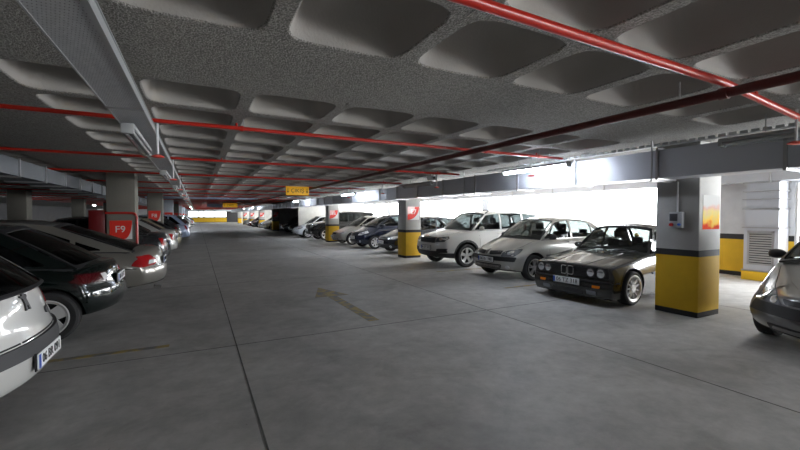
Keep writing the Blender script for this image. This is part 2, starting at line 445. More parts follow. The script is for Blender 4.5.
    # ---- mirrors
    if S.get('mirrors', True):
        mx = xa + C.get('mx', .3); mz = belt(mx) + .05
        for s in (-1, 1):
            p = side(mx, mz, s); y0 = p.y
            b = bmesh.new(); bmesh.ops.create_uvsphere(b, u_segments=16, v_segments=10, radius=1)
            for v in b.verts:
                a = v.co.copy(); v.co = Vector((mx - .03 + a.x * (.075 if a.x < 0 else .03), y0 + s * .13 + a.y * .095, mz + .03 + (abs(a.z) ** .8) * math.copysign(.062, a.z)))
            b.verts.index_update()
            mm = MB().add([v.co[:] for v in b.verts], [[v.index for v in f.verts] for f in b.faces]); b.free()
            mm.tube([(mx, y0 - s * .02, mz - .02), (mx, y0 + s * .08, mz + .01)], [.03, .022], 8)
            mm.build('side_mirror', S.get('mirror_m', M_BLACK), root)
    return ctx

DIRS = {'front': (Vector((1, 0, 0)), Vector((0, 1, 0)), Vector((0, 0, 1))), 'rear': (Vector((-1, 0, 0)), Vector((0, 1, 0)), Vector((0, 0, 1))),
        'near': (Vector((0, 1, 0)), Vector((1, 0, 0)), Vector((0, 0, 1))), 'far': (Vector((0, -1, 0)), Vector((1, 0, 0)), Vector((0, 0, 1))),
        'top': (Vector((0, 0, -1)), Vector((1, 0, 0)), Vector((0, 1, 0)))}
def ray(c, d, a, b):
    if d in ('front', 'rear'):              # keep end features on the end face: step inwards off the grazing flank
        for _ in range(40):
            loc, n = ray0(c, d, a, b)
            ext = loc.x if d == 'front' else c.S['L'] - loc.x
            if abs(n.x) > .22 and ext < .5: break
            a *= .985
        return loc, n
    return ray0(c, d, a, b)
def ray0(c, d, a, b):
    dv, e1, e2 = DIRS[d]; L = c.S['L']
    o = e1 * a + e2 * b - dv * 6 + (Vector((L / 2, 0, 0)) if d in ('front', 'rear') else Vector((0, 0, 0)))
    loc, n, i, dist = c.tree.ray_cast(o, dv)
    if loc is None: 
        loc, n, i, dist = c.tree.find_nearest(o + dv * (6 - (L / 2 if d in ('front', 'rear') else .8)))
    return loc, n
def patch(c, name, poly, d, m, off=.006, sp=.05, label=None, parent=None, r=.0, depth=.02):
    if r: poly = rnd(poly, r)
    V2, T = cdt(poly, [], sp)
    dv = DIRS[d][0]
    tris = T.get(-1, [])
    used = sorted({i for t in tris for i in t}); mp = {u: k for k, u in enumerate(used)}
    top = []; low = []
    for u in used:
        loc, n = ray(c, d, *V2[u])
        if n.dot(dv) > 0: n = -n
        nn = (n - dv).normalized(); top.append(loc + nn * off); low.append(loc + nn * off + dv * depth)
    n = len(top); faces = [tuple(mp[i] for i in t) for t in tris]
    cnt = {}
    for f in faces:
        for i in range(3): e = (f[i], f[(i + 1) % 3]); cnt[tuple(sorted(e))] = cnt.get(tuple(sorted(e)), 0) + 1
    F = list(faces) + [tuple(i + n for i in f[::-1]) for f in faces]
    for f in faces:
        for i in range(3):
            a, b = f[i], f[(i + 1) % 3]
            if cnt[tuple(sorted((a, b)))] == 1: F.append((a, b, b + n, a + n))
    o = link_mesh(name, top + low, F, m, parent or c.root)
    if label: o['label'] = label
    return o
def strip(pts, w):
    """polyline to thin polygon"""
    P = [Vector(p) for p in pts]; A = []; B = []
    for i, p in enumerate(P):
        d = (P[min(i + 1, len(P) - 1)] - P[max(i - 1, 0)]).normalized(); n = Vector((-d.y, d.x)) * w / 2
        A.append(tuple(p + n)); B.append(tuple(p - n))
    return A + B[::-1]
def seam(c, pts, d, w=.007, name='panel_seam', m=None, off=.0012):
    return patch(c, name, strip(pts, w), d, m or M_WELL, off, .12, depth=.004)
def plate(c, d, z, txt, y=0.0, x=None, tilt=0.0):
    """number plate with its letters and blue strip as sub-parts"""
    loc, n = ray(c, d, y, z); s = -1 if d == 'front' else 1
    xx = min([ray(c, d, y + q, z + k)[0].x * -s for q in (-.2, 0, .2) for k in (-.05, .05)] ) * -s if False else loc.x
    for q in (-.22, .22):
        l2 = ray(c, d, y + q, z)[0].x
        pass
    px = xx + s * .018
    p = MB().rbox(px - .006, px + .006, y - .26, y + .26, z - .056, z + .056, .005, 2).build('license_plate', M_PLATE, c.root)
    MB().box(px + s * .0065, px + s * .0085, y - .255 if s > 0 else y + .215, y - .215 if s > 0 else y + .255, z - .05, z + .05).build('plate_band', M_PBLUE, p)
    M = Matrix.Translation((px + s * .0075, y + s * .02, z)) @ (Matrix.Rotation(PI / 2, 4, 'Z') if s > 0 else Matrix.Rotation(-PI / 2, 4, 'Z')) @ Matrix.Rotation(PI / 2, 4, 'X')
    text_mesh('plate_letters', txt, .098, M_PTXT, p, M)
    MB().box(px - s * .012 - .004, px - s * .012 + .004, y - .27, y + .27, z - .066, z + .066).build('plate_holder', M_BLACK, c.root)
    return p
def handle(c, x, z, s, m=None):
    d = 'near' if s < 0 else 'far'
    loc, n = ray(c, d, x, z)
    y = loc.y
    MB().rbox(x - .085, x + .085, min(y - s * .005, y + s * .028), max(y - s * .005, y + s * .028), z - .014, z + .014, .01).build('door_handle', m or c.S['paint'], c.root)
def doors(c, xs_, zlo, zhi=None, hd=None, m=None):
    for s, d in ((-1, 'near'), (1, 'far')):
        for x, sl in xs_:
            zt_ = zhi or c.belt(x)
            seam(c, [(x + sl, zlo), (x, zt_ - .02)], d)
        for x, z in (hd or []): handle(c, x, z, s, m)
def mould(c, x0, x1, z, h=.05, m=None, name='side_moulding'):
    for d in ('near', 'far'): patch(c, name, [(x0, z - h / 2), (x1, z - h / 2), (x1, z + h / 2), (x0, z + h / 2)], d, m or M_BLACK, .012, .12)
def sym(poly): return [(-a, b) for a, b in poly][::-1]
def both(c, name, poly, d, m, off=.006, sp=.05, r=.0, **k):
    return [patch(c, name, poly, d, m, off, sp, r=r, **k), patch(c, name, sym(poly), d, m, off, sp, r=r, **k)]
def wiper(c, y0, y1, s0, s1):
    pts = []
    wb_ = 1.0
    for i in range(7):
        t = i / 6; p = c.fw(y0 + (y1 - y0) * t, s0 + (s1 - s0) * t); pts.append(p + Vector((-.018, 0, .018)))
    MB().tube(pts, .007, 6).build('wiper', M_BLACK, c.root)
def arch_lips(c, m=None, w=.03):
    S = c.S
    for ax in (S['axf'], S['axr']):
        for d in ('near', 'far'):
            ra = S.get('arch', S['R'] + .045); pts = []
            for i in range(15):
                a = math.radians(-2 + 184 * i / 14); pts.append((ax + (ra + w / 2 + .002) * math.cos(a), S['R'] + .01 + (ra + w / 2 + .002) * math.sin(a)))
            patch(c, 'wheel_arch_trim', strip(pts, w), d, m or S['paint'], .006, .1)
def disc(c, name, y, z, r, d, m, off=.01, rim=None, rd=.008):
    """round lamp: glass disc with a ring as its sub-part"""
    loc, n = ray(c, d, y, z); s = -1 if d == 'front' else 1
    b = MB().lathe([(.001, s * .012), (r * .5, s * .010), (r * .9, s * .004), (r, 0), (r, -s * .03)], axis='x', seg=24)
    o = b.build(name, m, c.root); o.location = (loc.x + s * off, y, z)
    if rim: MB().lathe([(r, -s * .02), (r, s * .006), (r + rd, s * .008), (r + rd * 1.6, 0), (r + rd * 1.6, -s * .02)], axis='x', seg=24).build('lamp_ring', rim, o)
    return o

def finish(c, x, y, label, cat='car', group=None, rot=0.0):
    c.root.location = (x, y, 0); c.root.rotation_euler = (0, 0, rot); tag(c.root, label, cat, group); return c.root
def clone(root, x, y, label, paint_to=None, paint_from=None, group=None, cat='car', rot=0.0):
    r = copy_tree(root); r.location = (x, y, 0); r.rotation_euler = (0, 0, rot)
    r['label'] = label; r['category'] = cat
    if group: r['group'] = group
    if paint_to:
        for o in [r] + list(r.children_recursive):
            if o.type != 'MESH': continue
            for sl in o.material_slots:
                if sl.material == paint_from:
                    sl.link = 'OBJECT'; sl.material = paint_to
    return r
# ------------------------------------------------------------------ the cars
# --- 1. boxy dark sedan (four round lamps, kidney grille)
P_DARK = paint('dark_grey_metallic', (.028, .028, .027), .35, .25)
def car_boxy_sedan():
    S = dict(L=4.06, W=1.64, H=1.315, axf=.62, axr=3.06, R=.285, rr=.215, tw=.2, arch=.325, paint=P_DARK, edge=.035, crown=.035, bowf=.07, bowr=.08, inset=-.005,
             top=[(0, .665), (.3, .71), (1.2, .835), (1.5, .85), (2.4, .86), (3.5, .87), (3.8, .875), (4.06, .85)],
             bot=[(0, .12), (.5, .13), (3.4, .15), (4.06, .22)],
             nose=[(.08, .10), (.15, .03), (.24, .0), (.375, .0), (.395, .055), (.46, .06), (.58, .03), (.68, .02)],
             tail=[(.2, -.06), (.3, 0), (.5, 0), (.53, -.06), (.9, -.09)],
             sec=[(0, .95), (.15, .975), (.45, 1), (.68, .995), (.85, .965), (1, .93)], flare=.012,
             plan=[(0, .93), (.3, .965), (.8, .99), (2.1, 1), (3.5, .99), (3.7, .95), (4.06, .85)],
             cab=dict(xa=1.28, xh=1.72, zh=1.255, xr=2.8, zr=1.25, xd=3.4, wr=.56, wb=.95, aw=.06, cw=.3, mt=.05, mb=.03, bw=.12, bt=.05,
                      win=[(1.2, 2.12), (2.17, 2.9), (2.94, 3.5)], sur=M_BLACK, mgf=(.045, .05, .09), dz=.0, crown=.05),
             glass=G_CLEAR, rim='mesh', rimm=M_POLISH, mirror_m=P_DARK, mx=.2)
    c = build_car('boxy_sedan', S)
    patch(c, 'grille', [(-.70, .462), (.70, .462), (.70, .628), (-.70, .628)], 'front', M_BLACK, .008, .06, r=.02)
    for q in range(6):
        z = .482 + q * .026
        for s in (-1, 1): patch(c, 'grille_slat', [(s * .17, z), (s * .36, z), (s * .36, z + .007), (s * .17, z + .007)][::s], 'front', M_TRIM, .016, .1)
    for s in (-1, 1):
        for (yy, r) in ((.585, .074), (.42, .066)):
            disc(c, 'headlight', s * yy, .545, r, 'front', M_REFL, .022, M_BLACK, .006)
        loc, n = ray(c, 'front', s * .065, .545)
        k = MB(); out = rnd([(s * .065 - .052, .478), (s * .065 + .052, .478), (s * .065 + .052, .622), (s * .065 - .052, .622)], .03)
        pts = [(loc.x - .03, a, b) for a, b in out]; k.tube(pts + pts[:1], .0075, 6)
        k.build('kidney_grille_frame', M_CHROME, c.root)
        b = MB()
        for q in range(6): b.box(loc.x - .022, loc.x - .014, s * .065 - .046 + q * .0165, s * .065 - .041 + q * .0165, .482, .617)
        b.build('kidney_grille_bar', M_TRIM, c.root)
        patch(c, 'turn_signal', [(s * .46, .30), (s * .58, .30), (s * .58, .34), (s * .46, .34)][::s], 'front', M_AMBER, .012, r=.008)
        patch(c, 'fog_light', [(s * .36, .18), (s * .52, .18), (s * .52, .25), (s * .36, .25)][::s], 'front', M_DARKLAMP, .008, r=.02)
    patch(c, 'air_intake', [(-.3, .16), (.3, .16), (.3, .25), (-.3, .25)], 'front', M_BLACK, .006, r=.02)
    patch(c, 'bumper_strip', [(-.74, .385), (.74, .385), (.74, .41), (-.74, .41)], 'front', M_BLACK, .018, .06)
    for d in ('near', 'far'):
        patch(c, 'bumper_strip', [(.1, .385), (.40, .385), (.40, .41), (.1, .41)], d, M_BLACK, .012, .08)
        patch(c, 'side_reflector', [(.17, .345), (.3, .345), (.3, .375), (.17, .375)], d, M_DRED, .008)
    plate(c, 'front', .365, '06 TZ 318', 0.02)
    # hood: shut lines and raised centre crease, badge
    for s in (-1, 1): patch(c, 'hood_crease', strip([(.06, s * .3), (.6, s * .34), (1.14, s * .40)], .02), 'top', P_DARK, .006, .1)
    for s in (-1, 1): seam(c, [(.04, s * .71), (.6, s * .735), (1.16, s * .735)], 'top', .008)
    seam(c, [(1.16, -.735), (1.1, -.3), (1.1, .3), (1.16, .735)], 'top', .01)
    patch(c, 'hood_badge', ell(.045, 0, .022, .022, 14), 'top', M_CHROME, .006)
    patch(c, 'hood_washer_nozzle', ell(1.0, .0, .035, .05, 14), 'top', M_CHROME, .02)
    doors(c, [(1.42, .0), (2.14, .0), (2.86, .12)], .22, hd=[(2.02, .78), (2.78, .79)], m=M_BLACK)
    mould(c, 1.18, 2.98, .5, .035); arch_lips(c, w=.02)
    both(c, 'tail_light', [(.42, .6), (.76, .6), (.76, .76), (.42, .76)], 'rear', M_RED, .01, r=.02)
    plate(c, 'rear', .66, '06 TZ 318')
    for a, b in ((-.75, -.05), (-.02, .62)): wiper(c, a, b, .04, .10)
    p = c.fw(-.62, .62); MB().prism([(p.y - .0, p.z - .05), (p.y + .05, p.z), (p.y, p.z + .05), (p.y - .05, p.z)][::-1], p.x + .012, p.x + .016, 'yz').build('window_sticker', mat('sticker_ochre', (.5, .38, .08), .6), c.root)
    MB().tube([(3.6, -.4, .86), (3.75, -.4, 1.24)], .003, 5).build('antenna', M_BLACK, c.root)
    return c
BOXY = car_boxy_sedan()

# --- 2. generic front-facing hatch / sedan, many settings
def car_hatch(name, paint_m, L=4.0, W=1.68, H=1.44, nose_z=.70, cowl=(.98, .97), head=(1.72, 1.36), rear=(3.1, 1.36), tail=3.72, R=.295, rr=.2, rim='seven', rimm=M_SILVRIM, axf=.78, wb=2.5,
              glassm=G_TINT, wr=.56, wins=None, bsec=None, deck=.02, bowf=.2, bowr=.16, lower=None, lowz=.3, mirrors=None, seats=True, cw=.2, aw=.075, tz=None, sub=2, arc=True, edge=.06, crown=.06, arch=None, zb=.2, nosep=None, tailp=None, cabo=None, mm=None, nosew=.86):
    tz = tz or (cowl[1] + .02)
    S = dict(L=L, W=W, H=H, axf=axf, axr=axf + wb, R=R, rr=rr, tw=.195, paint=paint_m, edge=edge, crown=crown, bowf=bowf, bowr=bowr, sub=sub,
             top=[(0, nose_z - .02), (.12, nose_z + .03), (.5, nose_z + (cowl[1] - nose_z) * .55), (cowl[0] - .02, cowl[1]), (cowl[0] + .5, cowl[1] + .0), (L * .7, (cowl[1] + tz) / 2 + .01), (L - .3, tz), (L, tz - .03)],
             bot=[(0, zb + .03), (.5, zb - .01), (L - .6, zb), (L, zb + .08)],
             nose=nosep or [(zb, .09), (zb + .1, .01), (.42, .0), (.56, .03), (nose_z, .09), (nose_z + .15, .16)],
             tail=tailp or [(zb, -.1), (zb + .12, -.01), (.5, 0), (.58, -.03), (.8, -.07), (1.0, -.16)],
             cab=dict(xa=cowl[0] + .06, xh=head[0], zh=head[1], xr=rear[0], zr=rear[1], xd=tail, wr=wr, wb=.95, aw=aw, cw=cw, win=wins or [(1.0, 2.1), (2.17, 3.9)], bw=.2, bt=.07, arc=arc, crown=.05, mx=.34, **(cabo or {})),
             glass=glassm, rim=rim, rimm=rimm, seats=seats, nosew=nosew)
    if bsec: S['sec'] = bsec
    if arch: S['arch'] = arch
    if lower: S['lower'] = lower; S['lowz'] = lowz
    if mm: S['mirror_m'] = mm
    return build_car(name, S)

def front_face(c, hl, grille, intake, fog=None, hl_m=None, pl=None, ptxt='34 AB 274', grm=None, bar=None):
    for poly in hl:
        for o in both(c, 'headlight', poly, 'front', hl_m or M_CLEAR, .006, .05, r=.03): pass
        cx = sum(p[0] for p in poly) / len(poly); cz = sum(p[1] for p in poly) / len(poly)
        for s in (-1, 1): patch(c, 'headlight_bulb', ell(s * cx, cz, .045, .045, 14), 'front', M_CHROME, .010, .05)
    for g_ in grille: patch(c, 'grille', g_, 'front', grm or M_BLACK, .006, .05, r=.02)
    for g_ in intake: patch(c, 'air_intake', g_, 'front', M_BLACK, .006, .06, r=.03)
    if bar: patch(c, 'bumper_strip', bar, 'front', M_BLACK, .014, .06, r=.02)
    if fog:
        for s in (-1, 1): patch(c, 'fog_light', ell(s * fog[0], fog[1], .045, .045, 14), 'front', M_CLEAR, .01, .05)
    if pl: plate(c, 'front', pl, ptxt)
def hood_seams(c, y0, y1, x1, x0=.12):
    for s in (-1, 1): seam(c, [(x0, s * y0), ((x0 + x1) / 2, s * (y0 + y1) / 2 + s * .03), (x1, s * y1)], 'top', .007)
def rear_simple(c, tl, pz=.6, txt='34 AB 274', lm=None):
    both(c, 'tail_light', tl, 'rear', lm or M_RED, .008, r=.02)
    plate(c, 'rear', pz, txt)
def sides(c, doors_x, hx, m=None, mz=None):
    doors(c, doors_x, .28, hd=hx, m=m)
    if mz: mould(c, doors_x[0][0] - .12, doors_x[-1][0] + .02, mz, .045)

# --- silver compact sedan with black grille and star wheels
P_SILVER = paint('champagne_silver', (.46, .455, .43), .55, .3)
c = car_hatch('compact_sedan', P_SILVER, L=4.15, W=1.65, H=1.43, nose_z=.69, cowl=(.96, .975), head=(1.62, 1.36), rear=(2.95, 1.35), tail=3.55, rim='star', rimm=M_ALLOY, glassm=G_CLEAR,
              wins=[(1.0, 2.06), (2.12, 2.86), (2.9, 3.6)], axf=.76, wb=2.47, tz=1.0, bowf=.2, mm=M_BLACK, cabo=dict(sur=M_BLACK, mgf=(.04, .05, .05)))
front_face(c, [[(.42, .55), (.71, .56), (.73, .64), (.69, .735), (.5, .69), (.43, .64)]], [[(-.41, .60), (-.09, .575), (-.07, .665), (-.4, .68)], [(.09, .575), (.41, .60), (.4, .68), (.07, .665)]],
           [[(-.42, .27), (.42, .27), (.46, .375), (-.46, .375)]], fog=(.59, .315), hl_m=M_DARKLAMP, pl=.47, ptxt='06 BV 940', bar=[(-.74, .45), (.74, .45), (.75, .55), (-.75, .55)])
for q in range(3): patch(c, 'intake_slat', [(-.43, .29 + q * .026), (.43, .29 + q * .026), (.43, .298 + q * .026), (-.43, .298 + q * .026)], 'front', P_SILVER, .01, .1)
patch(c, 'front_badge', [(0, .58), (.045, .64), (0, .70), (-.045, .64)], 'front', M_CHROME, .022)
hood_seams(c, .5, .66, .98); sides(c, [(1.22, 0), (2.1, 0), (2.9, .14)], [(1.96, .86), (2.75, .87)], mz=.56)
rear_simple(c, [(.45, .66), (.72, .66), (.72, .86), (.5, .86)], .72)
for a, b in ((-.8, -.06), (-.05, .62)): wiper(c, a, b, .04, .09)
p = c.fw(.35, .8); MB().rbox(p.x + .05, p.x + .06, p.y - .03, p.y + .03, p.z - .2, p.z - .07, .004, 2).build('air_freshener', mat('freshener_pink', (.75, .25, .25), .7), c.root)
arch_lips(c, w=.018); MB().tube([(2.0, 0, 1.4), (2.15, 0, 1.62)], .004, 5).build('antenna', M_BLACK, c.root)
CLIO = c

# --- white compact suv with black cladding and roof rails
P_WHITE = paint('white', (.78, .78, .76), 0, .3)
c = car_hatch('compact_suv', P_WHITE, L=4.22, W=1.79, H=1.62, nose_z=.90, cowl=(1.0, 1.09), head=(1.66, 1.53), rear=(3.85, 1.53), tail=4.1, R=.335, rr=.225, rim='five', rimm=M_ALLOY, axf=.85, wb=2.58,
              wins=[(1.0, 2.16), (2.22, 3.05), (3.12, 4.1)], wr=.66, lower=M_TRIM, lowz=.42, tz=1.12, bowf=.15, bowr=.1, zb=.26, mm=P_WHITE, cw=.1, arch=.385, crown=.05, glassm=G_TINT,
              nosep=[(.26, .12), (.36, .02), (.5, 0), (.66, .02), (.8, .03), (.95, .07), (1.1, .2)], tailp=[(.26, -.1), (.4, 0), (.6, 0), (.7, -.04), (1.1, -.07)])
front_face(c, [[(.44, .72), (.74, .74), (.79, .84), (.72, .90), (.5, .86), (.43, .80)]], [[(-.40, .70), (.40, .70), (.43, .84), (-.43, .84)]], [[(-.44, .33), (.44, .33), (.48, .47), (-.48, .47)]],
           fog=(.5, .66), hl_m=M_DARKLAMP, pl=.56, ptxt='06 DT 5713')
for q in range(9): patch(c, 'grille_bar', [(-.38 + q * .095, .71), (-.375 + q * .095, .71), (-.375 + q * .095, .83), (-.38 + q * .095, .83)], 'front', M_DARKLAMP, .014, .1)
patch(c, 'grille_surround', strip([(-.43, .71), (-.46, .85), (0, .868), (.46, .85), (.43, .71)], .022), 'front', M_CHROME, .012, .06)
both(c, 'bumper_cladding', [(.46, .42), (.86, .44), (.86, .56), (.5, .54)], 'front', M_TRIM, .012, r=.03)
patch(c, 'hood_badge', ell(.1, 0, .035, .04, 14), 'top', M_CHROME, .008)
hood_seams(c, .5, .7, 1.0); sides(c, [(1.3, 0), (2.2, 0), (3.05, .1)], [(2.06, .95), (2.9, .96)], m=P_WHITE); mould(c, 1.25, 3.0, .45, .14); arch_lips(c, M_TRIM, .055)
rear_simple(c, [(.66, .8), (.84, .8), (.82, 1.0), (.68, 1.0)], .75)
for s in (-1, 1):
    pts = [(1.72, s * .60, 1.555), (1.85, s * .60, 1.635)] + [(2.0 + .22 * i, s * (.605), 1.655) for i in range(8)] + [(3.66, s * .60, 1.635), (3.8, s * .60, 1.54)]
    MB().tube(pts, .016, 8).build('roof_rail', M_BLACK, c.root)
for a, b in ((-.8, -.06), (-.05, .62)): wiper(c, a, b, .04, .09)
YETI = c

# --- grey hatchback with swept-back lamps (right edge of the photo)
P_GREY = paint('grey_metallic', (.20, .195, .195), .55, .3)
c = car_hatch('hatchback', P_GREY, L=3.84, W=1.65, H=1.43, nose_z=.64, cowl=(.94, 1.0), head=(1.66, 1.37), rear=(3.0, 1.36), tail=3.62, R=.295, rr=.19, axf=.9, wb=2.32, wr=.54, bowf=.52, crown=.09,
              wins=[(1.0, 2.1), (2.17, 3.7)], mm=M_BLACK, glassm=G_CLEAR, edge=.09, zb=.17, nosew=.72, cabo=dict(sur=M_BLACK, mgf=(.03, .04, .05)),
              nosep=[(.17, .08), (.26, .0), (.36, .0), (.45, .04), (.64, .12), (.8, .26)])
G206 = c
front_face(c, [], [[(-.36, .52), (.36, .52), (.4, .575), (-.4, .575)]], [[(-.5, .21), (.5, .21), (.54, .29), (-.54, .29)]], bar=[(-.78, .385), (.78, .385), (.79, .5), (-.79, .5)])
for s in (-1, 1):
    patch(c, 'headlight', [(s * .38, .50), (s * .62, .505), (s * .72, .55), (s * .76, .64), (s * .73, .71), (s * .64, .69), (s * .48, .60)][::s], 'front', mat('lamp_smoked_lens', (.34, .36, .40), .12, .5, 1.0), .008, .04, r=.03)
    for (yy, zz, r) in ((.49, .545, .04), (.63, .595, .05)): patch(c, 'headlight_bulb', ell(s * yy, zz, r, r * .9, 14), 'front', M_CHROME, .012, .05)
    for q in range(2):
        x0 = .50 + .0 * q; yq = s * (.32 - q * .16)
        patch(c, 'hood_vent', ell(.78, yq, .055, .062, 16), 'top', M_BLACK, .005, .04)
        for k in range(3): patch(c, 'hood_vent_slat', strip([(.745 + k * .03, yq - .05), (.745 + k * .03, yq + .05)], .008), 'top', M_GREYTRIM if False else P_GREY, .012, .05)
    patch(c, 'hood_crease', strip([(.2, s * .2), (.55, s * .42), (.95, s * .58)], .016), 'top', P_GREY, .006, .08)
patch(c, 'front_badge', [(-.025, .6), (.025, .6), (.02, .65), (-.02, .65)], 'front', M_CHROME, .012)
hood_seams(c, .46, .66, .96, .25); sides(c, [(1.2, 0), (2.2, 0)], [(2.05, .82)], mz=.52); arch_lips(c, w=.018)
rear_simple(c, [(.5, .66), (.74, .66), (.74, .9), (.6, .9)], .4)
for a, b in ((-.8, -.06), (-.05, .62)): wiper(c, a, b, .04, .09)

# --- silver three-volume with oval lamps; used for the third row too
P_LSILV = paint('light_silver', (.50, .50, .48), .5, .3)
c = car_hatch('saloon_car', P_LSILV, L=4.25, W=1.70, H=1.43, nose_z=.66, cowl=(.98, .98), head=(1.72, 1.36), rear=(3.0, 1.35), tail=3.75, rim='seven', rimm=M_ALLOY, bowf=.26, crown=.08, edge=.08, glassm=G_TINT,
              wins=[(1.0, 2.1), (2.16, 2.9), (2.96, 3.8)], nosep=[(.2, .08), (.3, .0), (.42, .0), (.5, .04), (.66, .10), (.8, .24)], mm=P_LSILV)
front_face(c, [[(.40, .52), (.66, .545), (.76, .62), (.74, .70), (.6, .67), (.44, .6)]], [[(-.24, .53), (.24, .53), (.28, .60), (-.28, .60)]], [[(-.5, .23), (.5, .23), (.52, .33), (-.52, .33)]], fog=(.62, .30), hl_m=M_CLEAR, pl=.42, ptxt='06 AS 627')
hood_seams(c, .42, .64, 1.0, .22); sides(c, [(1.22, 0), (2.13, 0), (2.95, .12)], [(2.0, .84), (2.8, .85)], mz=.55); arch_lips(c, w=.018)
both(c, 'tail_light', [(.5, .62), (.76, .62), (.76, .84), (.58, .84)], 'rear', M_RED, .008, r=.04); plate(c, 'rear', .68, '06 AS 627')
FOCUS = c
# --- dark blue tall hatch
P_NAVY = paint('navy_blue', (.012, .02, .05), .3, .25)
c = car_hatch('tall_hatchback', P_NAVY, L=4.05, W=1.72, H=1.52, nose_z=.76, cowl=(.80, 1.05), head=(1.7, 1.45), rear=(3.3, 1.44), tail=3.85, rim='seven', rimm=M_ALLOY, bowf=.24, crown=.08, edge=.08, wr=.58, mm=P_NAVY,
              wins=[(.9, 2.05), (2.12, 2.95), (3.02, 3.9)], nosep=[(.2, .08), (.3, .0), (.45, .0), (.55, .03), (.76, .12), (.9, .24)], tz=1.02)
front_face(c, [[(.40, .60), (.62, .60), (.76, .70), (.78, .84), (.62, .80), (.46, .70)]], [[(-.28, .62), (.28, .62), (.3, .70), (-.3, .70)]], [[(-.44, .25), (.44, .25), (.48, .42), (-.48, .42)]], fog=(.6, .34), hl_m=M_CLEAR, pl=.5, ptxt='06 YK 355')
hood_seams(c, .42, .64, .86, .22); sides(c, [(1.2, 0), (2.08, 0), (2.95, .12)], [(1.95, .9), (2.8, .9)], mz=.55)
both(c, 'tail_light', [(.6, .7), (.78, .7), (.72, 1.0), (.62, 1.0)], 'rear', M_RED, .008, r=.03); plate(c, 'rear', .6, '06 YK 355')
MPV = c
# --- near-black hatch with round fog lamps
P_BLACKBLUE = paint('blue_black', (.008, .010, .018), .25, .22)
c = car_hatch('small_hatchback', P_BLACKBLUE, L=3.9, W=1.66, H=1.43, nose_z=.68, cowl=(.95, .97), head=(1.65, 1.36), rear=(3.1, 1.35), tail=3.7, rim='seven', bowf=.2, crown=.07, mm=M_BLACK, glassm=G_TINT)
front_face(c, [[(.42, .56), (.66, .57), (.74, .64), (.68, .71), (.46, .68)]], [[(-.34, .57), (.34, .57), (.36, .66), (-.36, .66)]], [[(-.44, .25), (.44, .25), (.46, .34), (-.46, .34)]], fog=(.6, .3), hl_m=M_REFL, pl=.46, ptxt='06 CN 84')
hood_seams(c, .48, .64, .98); sides(c, [(1.2, 0), (2.13, 0)], [(2.0, .84)], mz=.54)
both(c, 'tail_light', [(.58, .62), (.74, .62), (.7, .92), (.6, .92)], 'rear', M_RED, .008, r=.03); plate(c, 'rear', .5, '06 CN 84')
CORSA = c
# --- black off-roader
P_BLACK = paint('black', (.006, .006, .007), .1, .2)
c = car_hatch('off_road_car', P_BLACK, L=4.6, W=1.86, H=1.70, nose_z=.96, cowl=(1.1, 1.14), head=(1.78, 1.62), rear=(4.0, 1.62), tail=4.45, R=.37, rr=.25, rim='five', rimm=M_ALLOY, axf=.92, wb=2.7, wr=.66, zb=.3, cw=.12,
              wins=[(1.0, 2.3), (2.36, 3.2), (3.27, 4.4)], arch=.43, tz=1.16, mm=P_BLACK, nosep=[(.3, .14), (.42, .02), (.55, 0), (.8, .03), (.98, .07), (1.15, .2)], bowf=.15, glassm=G_TINT)
front_face(c, [[(.46, .78), (.76, .80), (.84, .90), (.78, .98), (.56, .95), (.47, .88)]], [[(-.42, .76), (.42, .76), (.45, .92), (-.45, .92)]], [[(-.5, .38), (.5, .38), (.54, .52), (-.54, .52)]], fog=(.66, .5), hl_m=M_REFL, pl=.62, ptxt='06 KR 19')
hood_seams(c, .5, .7, 1.1); sides(c, [(1.4, 0), (2.33, 0), (3.2, .1)], [(2.2, 1.0), (3.05, 1.0)]); arch_lips(c, M_TRIM, .05)
both(c, 'tail_light', [(.7, .85), (.88, .85), (.86, 1.1), (.74, 1.1)], 'rear', M_RED, .008, r=.03); plate(c, 'rear', .8, '06 KR 19')
for s in (-1, 1):
    pts = [(1.9, s * .6, 1.65), (2.0, s * .6, 1.735)] + [(2.1 + .23 * i, s * .605, 1.75) for i in range(8)] + [(3.85, s * .6, 1.735), (3.95, s * .6, 1.65)]
    MB().tube(pts, .018, 8).build('roof_rail', M_ALLOY, c.root)
SUV = c

# --- cars seen from behind (left row)
# white hatch: black bumper strip, tall lamps, plate in the bumper
P_WHITE2 = paint('off_white', (.47, .47, .455), 0, .3)
c = car_hatch('estate_hatchback', P_WHITE2, L=4.05, W=1.72, H=1.5, nose_z=.68, cowl=(.95, .99), head=(1.7, 1.40), rear=(3.25, 1.40), tail=3.82, rim='seven', bowr=.2, crown=.07, tz=1.0, glassm=G_DARK, mm=M_BLACK,
              tailp=[(.2, -.14), (.3, -.03), (.42, 0), (.56, 0), (.6, -.05), (.8, -.08), (1.0, -.15)], edge=.09, cabo=dict(surr=M_BLACK, mgr=(.04, .03, .06), bwr=.16, rz=.02))
front_face(c, [[(.42, .54), (.7, .56), (.76, .64), (.7, .72), (.5, .67)]], [[(-.34, .56), (.34, .56), (.36, .62), (-.36, .62)]], [[(-.44, .23), (.44, .23), (.46, .34), (-.46, .34)]], hl_m=M_REFL, pl=.45, ptxt='35 BK 63')
patch(c, 'bumper_strip', [(-.84, .49), (.84, .49), (.84, .585), (-.84, .585)], 'rear', M_TRIM, .022, .06, r=.03)
for d in ('near', 'far'): patch(c, 'bumper_strip', [(3.5, .49), (3.86, .49), (3.86, .585), (3.5, .585)], d, M_TRIM, .014, .07, r=.02)
patch(c, 'bumper_skirt', [(-.8, .21), (.8, .21), (.8, .265), (-.8, .265)], 'rear', M_TRIM, .012, .06)
